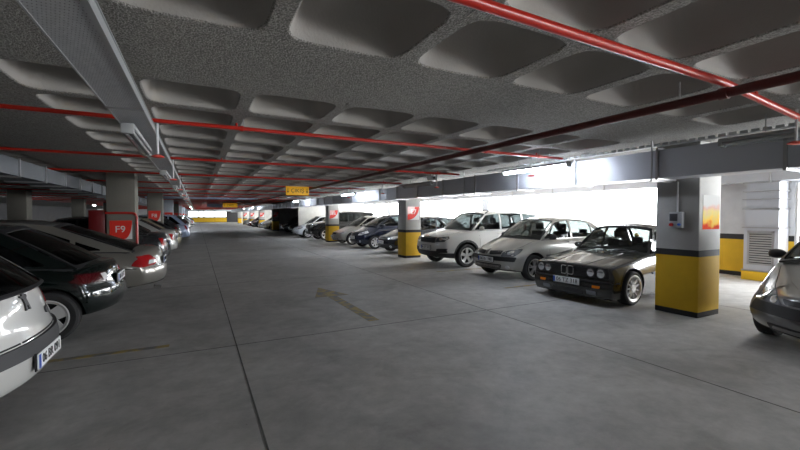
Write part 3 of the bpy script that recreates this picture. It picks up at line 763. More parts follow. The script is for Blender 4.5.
for s in (-1, 1):
    patch(c, 'tail_light', [(s * .60, .72), (s * .85, .70), (s * .84, .90), (s * .66, .915)][::s], 'rear', M_RED, .01, .04, r=.03)
    patch(c, 'bumper_reflector', [(s * .5, .235), (s * .68, .235), (s * .68, .275), (s * .5, .275)][::s], 'rear', M_RED, .018)
seam(c, [(-.62, .60), (.62, .60)], 'rear', .012); seam(c, [(-.62, .60), (-.60, .70)], 'rear', .01); seam(c, [(.62, .60), (.60, .70)], 'rear', .01)
patch(c, 'trunk_release', [(.25, .69), (.36, .69), (.36, .74), (.25, .74)], 'rear', M_TRIM, .012, r=.015)
# upright animal badge cut as one small chrome shape
lion = [(-.05, -.075), (-.02, -.075), (-.015, -.035), (.01, -.03), (.02, -.075), (.05, -.075), (.035, -.01), (.03, .03), (.06, .05), (.055, .065), (.025, .055), (.02, .08), (-.015, .085), (-.03, .06), (-.065, .065), (-.07, .05), (-.035, .035), (-.03, -.01)]
patch(c, 'rear_badge', [(a * .8 - .10, b * .8 + .85) for a, b in lion], 'rear', M_BLACK, .012, .03)
loc, n = ray(c, 'rear', -.46, .80)
Mx = Matrix.Translation((loc.x + .012, -.46, .80)) @ Matrix.Rotation(math.radians(94), 4, 'Z') @ Matrix.Rotation(math.radians(80), 4, 'X')
text_mesh('badge_letters', 'Tech', .11, M_CHROME, c.root, Mx, .003)
sides(c, [(1.22, 0), (2.13, 0), (3.0, .1)], [(2.0, .84), (2.85, .85)], mz=.54); plate(c, 'rear', .43, '06 BR 091', y=0)
WHATCH = c
# dark green hatch
P_GREEN = paint('bottle_green', (.002, .006, .0055), .25, .18)
c = car_hatch('dark_hatchback', P_GREEN, L=4.1, W=1.70, H=1.40, nose_z=.66, cowl=(.98, .94), head=(1.72, 1.33), rear=(2.95, 1.31), tail=3.72, R=.30, rr=.205, rim='holes', rimm=M_SILVRIM, bowr=.26, crown=.07, tz=.92, glassm=G_DARK,
              tailp=[(.2, -.14), (.3, -.04), (.42, 0), (.54, 0), (.58, -.04), (.8, -.08), (.95, -.2)], edge=.09, axf=.86, wb=2.6, cabo=dict(surr=M_BLACK, mgr=(.05, .06, .08), bwr=.14))
for s in (-1, 1):
    patch(c, 'tail_light', [(s * .42, .655), (s * .81, .67), (s * .82, .78), (s * .46, .77)][::s], 'rear', M_DRED, .01, .04, r=.03)
    d = 'near' if s < 0 else 'far'
    patch(c, 'tail_light_wrap', [(3.66, .70), (3.78, .665), (3.95, .66), (3.95, .77), (3.76, .77)], d, M_DRED, .01, .05, r=.02)
    patch(c, 'tail_light_reverse_lamp', [(s * .42, .67), (s * .52, .67), (s * .54, .76), (s * .46, .76)][::s], 'rear', M_CLEAR, .014, .05, r=.01)
patch(c, 'bumper_strip', [(-.82, .44), (.82, .44), (.82, .56), (-.82, .56)], 'rear', P_GREEN, .024, .06, r=.03)
plate(c, 'rear', .655, '06 GF 77'); seam(c, [(-.6, .585), (.6, .585)], 'rear', .012)
sides(c, [(1.22, 0), (2.13, 0), (2.95, .12)], [(2.0, .82), (2.8, .83)], mz=.5); arch_lips(c, w=.018)
front_face(c, [[(.42, .54), (.7, .56), (.76, .62), (.7, .68), (.5, .65)]], [[(-.34, .55), (.34, .55), (.36, .61), (-.36, .61)]], [[(-.44, .23), (.44, .23), (.46, .33), (-.46, .33)]], hl_m=M_REFL)
DGREEN = c
# silver fastback
P_BEIGE = paint('warm_silver', (.24, .228, .205), .5, .28)
c = car_hatch('fastback', P_BEIGE, L=4.5, W=1.75, H=1.40, nose_z=.66, cowl=(1.05, .95), head=(1.85, 1.34), rear=(2.9, 1.31), tail=4.02, R=.30, rr=.2, rim='seven', bowr=.30, crown=.08, tz=.93, glassm=G_DARK, axf=.95, wb=2.65,
              tailp=[(.2, -.14), (.3, -.03), (.4, 0), (.52, 0), (.56, -.04), (.8, -.09), (.95, -.22)], edge=.09, cabo=dict(surr=M_BLACK, mgr=(.05, .04, .06), bwr=.14), wins=[(1.0, 2.25), (2.32, 3.15), (3.22, 4.0)], cw=.3)
for s in (-1, 1):
    d = 'near' if s < 0 else 'far'
    patch(c, 'tail_light', [(4.0, .62), (4.16, .585), (4.34, .61), (4.35, .69), (4.25, .79), (4.16, .79), (4.04, .69)], d, M_RED, .01, .04, r=.03)
    patch(c, 'tail_light_inner', [(s * .62, .6), (s * .80, .6), (s * .80, .78), (s * .68, .78)][::s], 'rear', M_RED, .008, .05, r=.03)
    patch(c, 'tail_light_clear_lamp', [(4.24, .63), (4.33, .64), (4.33, .69), (4.25, .7)], d, M_CLEAR, .014, .05, r=.01)
seam(c, [(-.84, .57), (.84, .57)], 'rear', .012)
for d in ('near', 'far'): seam(c, [(3.75, .57), (4.4, .57)], d, .012)
MB().tube([(4.3, -.5, .2), (4.42, -.5, .19)], .03, 10).build('exhaust', M_CHROME, c.root)
patch(c, 'bumper_skirt', [(-.8, .22), (.8, .22), (.8, .28), (-.8, .28)], 'rear', M_TRIM, .012, .06)
plate(c, 'rear', .66, '06 EM 450'); seam(c, [(-.62, .60), (.62, .60)], 'rear', .01)
sides(c, [(1.3, 0), (2.28, 0), (3.1, .14)], [(2.1, .82), (2.95, .83)], mz=.5)
front_face(c, [[(.42, .54), (.7, .56), (.78, .62), (.7, .68), (.5, .65)]], [[(-.34, .55), (.34, .55), (.36, .61), (-.36, .61)]], [[(-.44, .23), (.44, .23), (.46, .33), (-.46, .33)]], hl_m=M_REFL)
LAGUNA = c

# ------------------------------------------------------------------ parking them
XN = 5.72
finish(BOXY, 5.72, 4.74, 'dark grey boxy sedan with four round headlights beside the near striped column', rot=math.radians(3.6))
finish(CLIO, 6.06, 7.32, 'silver compact sedan with black grille and split-spoke wheels, beside the boxy dark sedan')
finish(YETI, 6.0, 9.95, 'white compact SUV with black roof rails and black bumper cladding, behind the second striped column')
finish(G206, 5.50, 1.50, 'grey hatchback with swept-back headlights, cut by the right edge of the photo')
finish(CORSA, 6.35, 13.95, 'blue-black small hatchback with its nose half hidden by the second striped column')
finish(MPV, 6.2, 16.7, 'navy blue tall hatchback parked between the blue-black hatchback and a silver saloon')
finish(FOCUS, 6.12, 19.35, 'silver saloon with oval headlights parked against the third striped column')
finish(SUV, 5.75, 23.2, 'black off-road car with roof rails and bright alloy wheels beyond the third striped column')
P_CWHITE = paint('cool_white', (.72, .75, .80), 0, .3)
clone(CORSA.root, 5.6, 26.2, 'small white hatchback facing the aisle between the black off-road car and the white wall', P_CWHITE, P_BLACKBLUE)
finish(WHATCH, -5.10, 3.98, 'white hatchback with a lettered tailgate, at the lower left corner of the photo')
finish(DGREEN, -5.02, 6.72, 'very dark green hatchback seen from behind, between the white hatchback and silver fastback')
finish(LAGUNA, -5.02, 8.92, 'warm silver fastback seen from behind with teardrop tail lights, just before column F9')
P_DGREY = paint('charcoal', (.035, .037, .042), .4, .25); P_BLUE = paint('pale_blue', (.32, .40, .55), .2, .3); P_GOLD = paint('pale_gold', (.34, .31, .22), .5, .3)
P_WINE = paint('wine_red', (.12, .01, .012), .3, .25)
left = [(FOCUS, 13.85, -.72, P_DGREY, 'charcoal saloon seen from behind with red tail lights, first car beyond column F9'),
        (FOCUS, 16.6, -.62, P_LSILV, 'light silver saloon seen from behind, second car beyond column F9'),
        (DGREEN, 19.3, -.6, P_GOLD, 'pale gold hatchback seen from behind, third car beyond column F9, just before column F8'),
        (CORSA, 22.9, -.7, P_DGREY, 'charcoal hatchback seen from behind, first car beyond column F8'),
        (MPV, 25.6, -.35, P_BLUE, 'pale blue tall hatchback jutting into the aisle beyond column F8'),
        (LAGUNA, 28.2, -.5, P_BEIGE, 'silver fastback seen from behind, last car before column F7'),
        (WHATCH, 32.0, -.5, P_WHITE2, 'white hatchback seen from behind, first car beyond column F7'),
        (FOCUS, 34.8, -.6, P_BLUE, 'pale blue saloon seen from behind, second car beyond column F7'),
        (CORSA, 37.4, -.5, P_BLACKBLUE, 'blue-black hatchback seen from behind, third car beyond column F7'),
        (MPV, 41.0, -.5, P_LSILV, 'silver tall hatchback seen from behind, first car beyond column F6'),
        (WHATCH, 46.5, -.2, P_WHITE2, 'distant white hatchback seen from behind, last car of the left row')]
pf = {id(FOCUS): P_LSILV, id(DGREEN): P_GREEN, id(CORSA): P_BLACKBLUE, id(MPV): P_NAVY, id(LAGUNA): P_BEIGE, id(WHATCH): P_WHITE2}
for c0, y, xr, pm, lab in left:
    clone(c0.root, xr - c0.S['L'], y, lab, pm, pf[id(c0)])
right = [(CORSA, 31.4, 6.4, P_BLACK, 'black hatchback in the dark bay beyond the white wall, nearest of the two there'),
         (MPV, 34.4, 6.3, P_DGREY, 'charcoal tall hatchback in the dark bay beyond the white wall, farther of the two there'),
         (FOCUS, 40.9, 5.8, P_GOLD, 'pale gold saloon facing the aisle just beyond the dark bay'),
         (CLIO, 43.7, 5.8, P_SILVER, 'distant silver compact sedan, second car beyond the dark bay'),
         (CORSA, 49.9, 5.8, P_BLACKBLUE, 'distant blue-black hatchback, third car beyond the dark bay'),
         (FOCUS, 52.8, 5.6, P_WINE, 'distant wine red saloon facing the aisle'),
         (MPV, 58.6, 5.7, P_LSILV, 'distant silver tall hatchback, farthest car of the right row')]
pf[id(CLIO)] = P_SILVER
for c0, y, x, pm, lab in right: clone(c0.root, x, y, lab, pm, pf[id(c0)])
# ------------------------------------------------------------------ the garage
def nodes(m):
    nt = m.node_tree; return nt, nt.nodes, nt.links
H_C = 2.57                      # underside of the ceiling ribs
X_END, Y_END = 11.9, 88.0
# concrete ceiling with domed coffers
def speckle(m):
    nt, N, Lk = nodes(m); b = N['Principled BSDF']; src = b.inputs['Base Color'].links[0].from_socket; tc = N.new('ShaderNodeTexCoord')
    n = N.new('ShaderNodeTexNoise'); n.inputs['Scale'].default_value = 85; n.inputs['Detail'].default_value = 2; Lk.new(tc.outputs['Object'], n.inputs['Vector'])
    r = N.new('ShaderNodeValToRGB'); e = r.color_ramp.elements; e[0].position = .38; e[0].color = (.55, .55, .55, 1); e[1].position = .62; e[1].color = (1.15, 1.15, 1.15, 1); Lk.new(n.outputs['Fac'], r.inputs[0])
    mx = N.new('ShaderNodeMix'); mx.data_type = 'RGBA'; mx.blend_type = 'MULTIPLY'; mx.inputs[0].default_value = 1; Lk.new(src, mx.inputs[6]); Lk.new(r.outputs[0], mx.inputs[7]); Lk.new(mx.outputs[2], b.inputs['Base Color'])
M_CEIL = mat('sprayed_concrete', (.37, .357, .332), .95, bump=(85, .9, .014), vary=(1.3, .10))
speckle(M_CEIL)
M_COFF = mat('smooth_coffer_concrete', (.44, .42, .395), .9, bump=(55, .35, .006), vary=(2.2, .10))
def ceiling():
    n = 12; t = np.linspace(-1, 1, n + 1); A, B = np.meshgrid(t, t, indexing='ij')
    def cell(px, py, op=.375, half=.44, depth=.30):
        # outer flat square, rounded opening, dome
        rings = []
        def sq(a, r, p): # superellipse point list
            pts = []
            for i in range(40):
                th = 2 * PI * i / 40; c, s = math.cos(th), math.sin(th)
                k = (abs(c) ** p + abs(s) ** p) ** (-1 / p); pts.append((c * k * a, s * k * a))
            return pts
        prof = [(half, 0, 60), (op + .012, 0, 6), (op, .01, 6), (op - .018, .08, 5.8), (op - .04, .17, 5.4), (op - .075, .25, 5), (op - .13, .31, 4.5), (op - .21, .345, 3.5), (op - .29, .36, 3)]
        for a, h, p in prof: rings.append([(px + x, py + y, H_C + h) for x, y in sq(a, 0, p)])
        return rings
    V = []; F = []
    def add_cell(px, py):
        R = cell(px, py); o = len(V)
        for r in R: V.extend(r)
        V.append((px, py, H_C + .365)); m = 40
        for i in range(len(R) - 1):
            for j in range(m): F.append((o + i * m + j, o + i * m + (j + 1) % m, o + (i + 1) * m + (j + 1) % m, o + (i + 1) * m + j))
        k = len(R) - 1
        for j in range(m): F.append((o + k * m + j, o + k * m + (j + 1) % m, o + len(R) * m))
    def quad(x0, x1, y0, y1):
        o = len(V); V.extend([(x0, y0, H_C), (x1, y0, H_C), (x1, y1, H_C), (x0, y1, H_C)]); F.append((o, o + 1, o + 2, o + 3))
    nbx = 8; x_lo = -1.34
    bays_x = [(-17.0 + .0, None)]
    XB = [(-1.34, 8), (7.01, 5), (-9.69 + .0, 8)]           # first edge of each block of coffers
    ys = [-6.66 + .88 * 0, ] ; YB = [3.61 + 9.0 * k for k in range(-1, 9)]
    for y0 in YB:
        for x0, nx in XB:
            for i in range(nx):
                for j in range(9): add_cell(x0 + .88 * (i + .5), y0 + .88 * (j + .5))
            # flat bands beside and between the blocks
    for y0 in YB:
        y1 = y0 + 7.92
        quad(-1.34 + 7.04, 7.01, y0, y1); quad(-9.69 + 7.04, -1.34, y0, y1); quad(-16, -9.69, y0, y1); quad(7.01 + 4.4, 12.2, y0, y1)
        quad(-16, 12.2, y1, y0 + 9.0)
    quad(-16, 12.2, -9, YB[0])
    me = bpy.data.meshes.new('ceiling'); me.from_pydata(V, [], F); me.update()
    bm = bmesh.new(); bm.from_mesh(me)
    for f in bm.faces:
        zc = f.calc_center_median().z; f.smooth = zc > H_C + .001; f.material_index = 1 if zc > H_C + .02 else 0
        if f.normal.z > 0: f.normal_flip()
    bm.to_mesh(me); bm.free(); me.materials.append(M_CEIL); me.materials.append(M_COFF)
    o = bpy.data.objects.new('ceiling', me); COL.objects.link(o); o['kind'] = 'structure'
ceiling()
MB().box(-16, 12.2, -9, 92, H_C + .38, H_C + .55).build('ceiling', M_CEIL, None, False)['kind'] = 'structure'

# floor: power-floated concrete with saw-cut joints, stains and worn patches
def floor_mat():
    m = bpy.data.materials.new('garage_floor'); m.use_nodes = True; nt, N, Lk = nodes(m); b = N['Principled BSDF']
    tc = N.new('ShaderNodeTexCoord')
    def noise(sc, det, rough=.6, dist=0):
        n = N.new('ShaderNodeTexNoise'); n.inputs['Scale'].default_value = sc; n.inputs['Detail'].default_value = det; n.inputs['Roughness'].default_value = rough; n.inputs['Distortion'].default_value = dist
        Lk.new(tc.outputs['Object'], n.inputs['Vector']); return n
    def ramp(src, stops):
        r = N.new('ShaderNodeValToRGB'); Lk.new(src, r.inputs[0]); e = r.color_ramp.elements
        e[0].position, e[0].color = stops[0][0], (*stops[0][1], 1); e[1].position, e[1].color = stops[1][0], (*stops[1][1], 1)
        for p, c in stops[2:]: q = e.new(p); q.color = (*c, 1)
        return r
    n1 = noise(.7, 8, .65, .4); r1 = ramp(n1.outputs['Fac'], [(.3, (.33, .325, .315)), (.72, (.60, .59, .57))])
    n2 = noise(5, 10, .7); r2 = ramp(n2.outputs['Fac'], [(.3, (.78, .78, .78)), (.7, (1.1, 1.1, 1.1))])
    mx = N.new('ShaderNodeMix'); mx.data_type = 'RGBA'; mx.blend_type = 'MULTIPLY'; mx.inputs[0].default_value = 1
    Lk.new(r1.outputs[0], mx.inputs[6]); Lk.new(r2.outputs[0], mx.inputs[7])
    n3 = noise(1.1, 9, .7, 1.2); r3 = ramp(n3.outputs['Fac'], [(.30, (.72, .71, .69)), (.46, (1, 1, 1)), (.58, (1, 1, 1)), (.70, (1.22, 1.22, 1.22))])
    m2 = N.new('ShaderNodeMix'); m2.data_type = 'RGBA'; m2.blend_type = 'MULTIPLY'; m2.inputs[0].default_value = .7
    Lk.new(mx.outputs[2], m2.inputs[6]); Lk.new(r3.outputs[0], m2.inputs[7])
    n4 = noise(22, 2, .4); r4 = ramp(n4.outputs['Fac'], [(.76, (1, 1, 1)), (.80, (.35, .33, .3))])
    m3 = N.new('ShaderNodeMix'); m3.data_type = 'RGBA'; m3.blend_type = 'MULTIPLY'; m3.inputs[0].default_value = .6
    Lk.new(m2.outputs[2], m3.inputs[6]); Lk.new(r4.outputs[0], m3.inputs[7]); Lk.new(m3.outputs[2], b.inputs['Base Color'])
    rr = ramp(n1.outputs['Fac'], [(.35, (.46, .46, .46)), (.7, (.66, .66, .66))]); Lk.new(rr.outputs[0], b.inputs['Roughness'])
    bp = N.new('ShaderNodeBump'); bp.inputs['Strength'].default_value = .15; bp.inputs['Distance'].default_value = .004; Lk.new(n2.outputs['Fac'], bp.inputs['Height']); Lk.new(bp.outputs[0], b.inputs['Normal'])
    b.inputs['Specular IOR Level'].default_value = .35
    return m
fl = MB().box(-16, 12.2, -9, 92, -.2, 0).build('floor', floor_mat(), None, False); fl['kind'] = 'structure'
M_JOINT = mat('joint_filler', (.11, .11, .105), .9, vary=(9, .4))
jt = [(x, x + .012, -6, 86, x) for x in (.38, 4.04, 7.7, -3.3)]
k = 0
for x0, x1, y0, y1, _ in jt:
    k += 1; o = MB().box(x0, x1, y0, y1, -.01, .0015).build('trim_%d' % k, M_JOINT, None, False); o['kind'] = 'structure'
for y in (.3, 4.85, 9.35, 13.85, 18.35, 22.85, 27.35):
    k += 1; o = MB().box(-16, 11.9, y, y + .012, -.01, .0014).build('trim_%d' % k, M_JOINT, None, False); o['kind'] = 'structure'
def worn_yellow(name, col, thr):
    m = mat(name, col, .6); nt, N, Lk = nodes(m); b = N['Principled BSDF']
    n = N.new('ShaderNodeTexNoise'); n.inputs['Scale'].default_value = 7; n.inputs['Detail'].default_value = 8; tc = N.new('ShaderNodeTexCoord'); Lk.new(tc.outputs['Object'], n.inputs['Vector'])
    r = N.new('ShaderNodeValToRGB'); e = r.color_ramp.elements; e[0].position = thr; e[0].color = (.2, .2, .195, 1); e[1].position = thr + .18; e[1].color = (*col, 1)
    Lk.new(n.outputs['Fac'], r.inputs[0]); Lk.new(r.outputs[0], b.inputs['Base Color']); return m
M_YLINE = worn_yellow('worn_yellow_paint', (.42, .32, .12), .40)
M_YLINE2 = worn_yellow('faded_yellow_paint', (.42, .32, .10), .40)
MB().prism([(2.14, 5.1), (2.30, 5.1), (2.28, 7.0), (2.52, 7.0), (2.20, 7.95), (1.88, 7.0), (2.12, 7.0)], .0, .0025).build('floor_arrow', M_YLINE, None, False)
tag(bpy.data.objects['floor_arrow'], 'worn yellow direction arrow painted on the aisle floor', 'floor marking')
for i, y in enumerate((5.15,)):
    o = MB().box(-5.2, (-.3, -.35, -.3)[i], y, y + .09, 0, .002).build('parking_line', M_YLINE2, None, False)
    tag(o, ('faded yellow parking line on the floor beside the white hatchback', 'faded yellow parking line between the dark green hatchback and the silver fastback', 'faded yellow parking line just before column F9')[i], 'floor marking')
for i, (y, l) in enumerate(((6.1, 'faded yellow parking line between the boxy dark sedan and the silver compact sedan'), (8.7, 'faded yellow parking line between the silver compact sedan and the white SUV'), (15.35, 'faded yellow parking line between the blue-black and navy hatchbacks'), (18.05, 'faded yellow parking line between the navy hatchback and the silver saloon'))):
    tag(MB().box(5.6, 10.6, y, y + .09, 0, .002).build('parking_line', M_YLINE2, None, False), l, 'floor marking')

# painted walls and columns: stripes by height
def striped(name, low, band, high, z0=.08, z1=.88, z2=.98, bump=.2):
    m = bpy.data.materials.new(name); m.use_nodes = True; nt, N, Lk = nodes(m); b = N['Principled BSDF']
    ge = N.new('ShaderNodeNewGeometry'); sp = N.new('ShaderNodeSeparateXYZ'); Lk.new(ge.outputs['Position'], sp.inputs[0])
    mr = N.new('ShaderNodeMapRange'); mr.inputs['From Max'].default_value = 3; Lk.new(sp.outputs['Z'], mr.inputs['Value'])
    r = N.new('ShaderNodeValToRGB'); r.color_ramp.interpolation = 'CONSTANT'; e = r.color_ramp.elements
    e[0].position = 0; e[0].color = (*band, 1); e[1].position = z0 / 3; e[1].color = (*low, 1)
    q = e.new(z1 / 3); q.color = (*band, 1); q = e.new(z2 / 3); q.color = (*high, 1)
    Lk.new(mr.outputs[0], r.inputs[0])
    n = N.new('ShaderNodeTexNoise'); n.inputs['Scale'].default_value = 3; n.inputs['Detail'].default_value = 8; Lk.new(ge.outputs['Position'], n.inputs['Vector'])
    mm = N.new('ShaderNodeMix'); mm.data_type = 'RGBA'; mm.blend_type = 'MULTIPLY'; mm.inputs[0].default_value = .35
    Lk.new(r.outputs[0], mm.inputs[6]); Lk.new(n.outputs['Fac'], mm.inputs[7]); Lk.new(mm.outputs[2], b.inputs['Base Color'])
    b.inputs['Roughness'].default_value = .72
    n2 = N.new('ShaderNodeTexNoise'); n2.inputs['Scale'].default_value = 60; Lk.new(ge.outputs['Position'], n2.inputs['Vector'])
    bp = N.new('ShaderNodeBump'); bp.inputs['Strength'].default_value = bump; bp.inputs['Distance'].default_value = .003; Lk.new(n2.outputs['Fac'], bp.inputs['Height']); Lk.new(bp.outputs[0], b.inputs['Normal'])
    return m
YEL = (.72, .43, .015); BLK = (.018, .018, .02)
M_COLR = striped('striped_column_paint', (.78, .47, .012), BLK, (.42, .415, .40))
M_WALL = striped('striped_wall_paint', (.85, .52, .02), BLK, (.74, .75, .78), .1, .9, 1.02)
M_COLL = mat('bare_concrete', (.16, .152, .13), .9, bump=(25, .3, .006), vary=(2.5, .18))
M_COLW = mat('pale_concrete_paint', (.42, .45, .50), .7, vary=(3, .1))
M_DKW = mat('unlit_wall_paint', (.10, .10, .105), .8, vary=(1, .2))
M_WWALL = striped('white_partition_paint', (.5, .49, .45), (.3, .3, .29), (.62, .61, .57), .02, .03, .04)
M_SIGNR = mat('sign_red', (.75, .035, .02), .35, coat=.4); M_SIGNW = mat('sign_white', (.75, .75, .74), .4, coat=.4)
M_SIGNP = mat('sign_glare_pink', (.80, .42, .40), .35, coat=.4)  # pale pink paints the glare on the red quarter discs
def wall(nm, x0, x1, y0, y1, z0, z1, m):
    o = MB().box(x0, x1, y0, y1, z0, z1).build(nm, m, None, False); o['kind'] = 'structure'; return o
def column(x0, y0, w, m, label, sign=None, sz=1.27, sw=.46, h=H_C, cat='column', style='left', dx=0.07):
    r = empty('concrete_column', (x0 + w / 2, y0 + w / 2, 0), label, cat)
    b = MB().rbox(-w / 2, w / 2, -w / 2, w / 2, 0, h - .002, .012, 2).build('shaft', m, r, True, 50)
    if sign:
        xs = -w / 2 + dx; yf = -w / 2
        q = MB().box(xs, xs + sw, yf - .004, yf - .0005, sz, sz + sw).build('bay_sign', M_SIGNW, r, False); q['label'] = 'bay number sign with a red quarter disc'
        n = 14
        if style == 'left': pts = [(xs, sz + sw), (xs, sz + sw * .0)] + [(xs + sw * (.62 + .38 * math.sin(PI / 2 * i / n)), sz + sw * (1 - math.cos(PI / 2 * i / n))) for i in range(n + 1)]
        else: pts = [(xs, sz + sw)] + [(xs + sw * math.sin(PI / 2 * i / n), sz + sw - sw * math.cos(PI / 2 * i / n)) for i in range(n + 1)]
        MB().prism(pts, yf - .006, yf - .0042, 'xz').build('red_field', M_SIGNR, q, False)
        if style != 'left':
            MB().prism([(xs, sz + sw), (xs, sz + sw * .42)] + [(xs + sw * .62 * math.sin(PI / 2 * i / n), sz + sw - sw * .58 * math.cos(PI / 2 * i / n)) for i in range(n + 1)], yf - .0075, yf - .0062, 'xz').build('glare_field', M_SIGNP, q, False)
        M = Matrix.Translation((xs + sw * (.47 if style == 'left' else .5), yf - .009, sz + sw * (.52 if style == 'left' else .6))) @ Matrix.Rotation(PI / 2, 4, 'X')
        text_mesh('bay_number', sign, sw * .5, M_SIGNW, q, M, .002)
    return r
# right row
XR = 6.42
column(XR, 3.05, .6, M_COLR, 'nearest striped column, yellow below a black band, with a switch box and poster')
column(XR, 12.0, .6, M_COLR, 'second striped column from the camera, beside the white SUV', 'E7', 1.33, .46, style='right')
column(XR, 21.0, .6, M_COLR, 'third striped column from the camera, between the silver saloon and the black off-road car', 'E6', 1.3, .46, style='right')
column(XR, 39.0, .6, M_COLR, 'striped column at the far end of the dark bay, fourth from the camera', 'E4', 1.3, .46, style='right')
for i, (y, l) in enumerate(((48, 'fifth striped column of the right row, far down the aisle'), (57, 'sixth striped column of the right row, far down the aisle'), (66, 'seventh striped column of the right row, far down the aisle'), (75, 'last striped column of the right row, near the end wall'))):
    column(XR, y, .6, M_COLR, l, 'E%d' % (3 - i) if i < 3 else None, 1.3, .46, style='right')
# left row
XL = -2.0
column(XL, 12.0, .6, M_COLL, 'bare concrete column marked F9 with a red pipe across it', 'F9', .89, .47, dx=.06)
column(XL, 21.0, .6, M_COLL, 'bare concrete column marked F8', 'F8', 1.22, .47, dx=.05)
column(XL, 30.0, .6, M_COLW, 'pale painted column marked F7', 'F7', 1.2, .47, dx=.1)
column(XL, 39.0, .6, M_COLL, 'bare concrete column marked F6', 'F6', 1.2, .47)
column(XL, 48.0, .6, M_COLW, 'pale painted column marked F5', 'F5', 1.2, .47)
for y, l in ((57, 'distant bare column of the left row, third from the end wall'), (66, 'distant bare column of the left row, second from the end wall'), (75, 'distant bare column of the left row, nearest the end wall')): column(XL, y, .6, M_COLW, l, 'F%d' % (4 - (y - 57) // 9), 1.2, .47)
for y, l in ((21, 'dark wide column behind the left cars, nearest of the shadowed row'), (30, 'dark column behind the left cars, second of the shadowed row'), (39, 'dark column behind the left cars, third of the shadowed row'), (48, 'dark column behind the left cars, fourth of the shadowed row')):
    column(-6.7, y, .6, M_COLL, l)

# outer walls
M_OUT = M_WALL
wall('wall_right', X_END, X_END + .25, 3.45, 6.6, 0, H_C + .3, M_OUT); wall('wall_right', X_END, X_END + .25, -9, -4.5, 0, H_C + .3, M_OUT); wall('wall_right', X_END, X_END + .25, -1.0, 3.45, 0, 1.0, M_OUT)
wall('wall_right', X_END, X_END + .25, 6.6, 28.3, 0, .35, M_OUT); wall('wall_right', X_END, X_END + .25, 6.6, 28.3, 2.42, H_C + .3, M_OUT)
wall('wall_right', X_END, X_END + .25, -4.5, 3.45, 2.42, H_C + .3, M_OUT)
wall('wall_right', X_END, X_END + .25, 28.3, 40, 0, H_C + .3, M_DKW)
wall('wall_right', X_END, X_END + .25, 40, Y_END, 0, 1.0, M_OUT); wall('wall_right', X_END, X_END + .25, 40, Y_END, 2.42, H_C + .3, M_OUT)
wall('wall_right', XR, X_END, 28.2, 28.4, 0, H_C, M_WWALL)
wall('wall_right', XR + .61, X_END, 39.2, 39.4, 0, H_C, M_WWALL)
for y in (48.2, 57.2, 66.2, 75.2): wall('wall_right', XR + .61, 9.0, y, y + .2, 0, H_C, M_WWALL)
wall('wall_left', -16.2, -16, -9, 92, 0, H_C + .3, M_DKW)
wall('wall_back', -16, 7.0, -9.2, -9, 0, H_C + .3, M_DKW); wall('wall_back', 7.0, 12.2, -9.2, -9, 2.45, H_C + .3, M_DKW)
EW = Y_END
wall('wall_end', -16, -1.6, EW, EW + .2, 0, H_C + .3, M_WALL); wall('wall_end', -1.6, 5.4, EW, EW + .2, 0, 1.05, M_WALL); wall('wall_end', -1.6, 5.4, EW, EW + .2, 2.3, H_C + .3, M_WALL)
wall('wall_end', 5.4, 8.6, EW, EW + .2, 2.25, H_C + .3, M_WALL); wall('wall_end', 8.6, 12.2, EW, EW + .2, 0, H_C + .3, M_WALL)
M_FRM = mat('window_frame_paint', (.6, .58, .5), .5)
for i, (a, b) in enumerate(((-1.6, .3), (.3, 1.2), (1.2, 3.2), (3.2, 5.4))):
    f = MB(); f.box(a, a + .12, EW + .02, EW + .12, 1.05, 2.3); f.box(b - .12, b, EW + .02, EW + .12, 1.05, 2.3); f.box(a, b, EW + .02, EW + .12, 1.05, 1.12); f.box(a, b, EW + .02, EW + .12, 2.22, 2.3)
    o = f.build('window_%d' % (i + 1), M_FRM, None, False); o['kind'] = 'structure'
    MB().box(a + .1, b - .1, EW + .06, EW + .07, 1.1, 2.24).build('window_pane', G_CLEAR, o, False)
o = MB().box(5.4, 8.6, EW + .05, EW + .15, 0, 2.25).box(6.98, 7.02, EW + .03, EW + .05, 0, 2.25).build('door_1', M_BLACK, None, False); o['kind'] = 'structure'
# mullions / piers in the right openings
M_PIER = mat('pier_paint', (.55, .57, .60), .7)
for i, (y, w, m) in enumerate(((14.2, .45, M_PIER), (24.5, .5, M_PIER), (19.6, .3, M_PIER), (50, .5, M_PIER), (60, .5, M_PIER), (70, .5, M_PIER))):
    wall('wall_right', X_END + .0, X_END + .22, y, y + w, .35, 2.42, m)

# ------------------------------------------------------------------ ducts, trays, pipes
M_GALV = bpy.data.materials.new('galvanised_sheet'); M_GALV.use_nodes = True
nt, N, Lk = nodes(M_GALV); b = N['Principled BSDF']; b.inputs['Metallic'].default_value = .40; b.inputs['Base Color'].default_value = (.58, .60, .65, 1)
vo = N.new('ShaderNodeTexNoise'); vo.inputs['Scale'].default_value = 2.2; vo.inputs['Detail'].default_value = 5; tc = N.new('ShaderNodeTexCoord'); Lk.new(tc.outputs['Object'], vo.inputs['Vector'])
r = N.new('ShaderNodeMapRange'); r.inputs['To Min'].default_value = .40; r.inputs['To Max'].default_value = .62; Lk.new(vo.outputs['Fac'], r.inputs['Value']); Lk.new(r.outputs[0], b.inputs['Roughness'])
bp = N.new('ShaderNodeBump'); bp.inputs['Strength'].default_value = .25; bp.inputs['Distance'].default_value = .02; Lk.new(vo.outputs['Fac'], bp.inputs['Height']); Lk.new(bp.outputs[0], b.inputs['Normal'])
M_TRAY = mat('perforated_tray_steel', (.40, .41, .42), .5, .35, bump=(14, .4, .01))
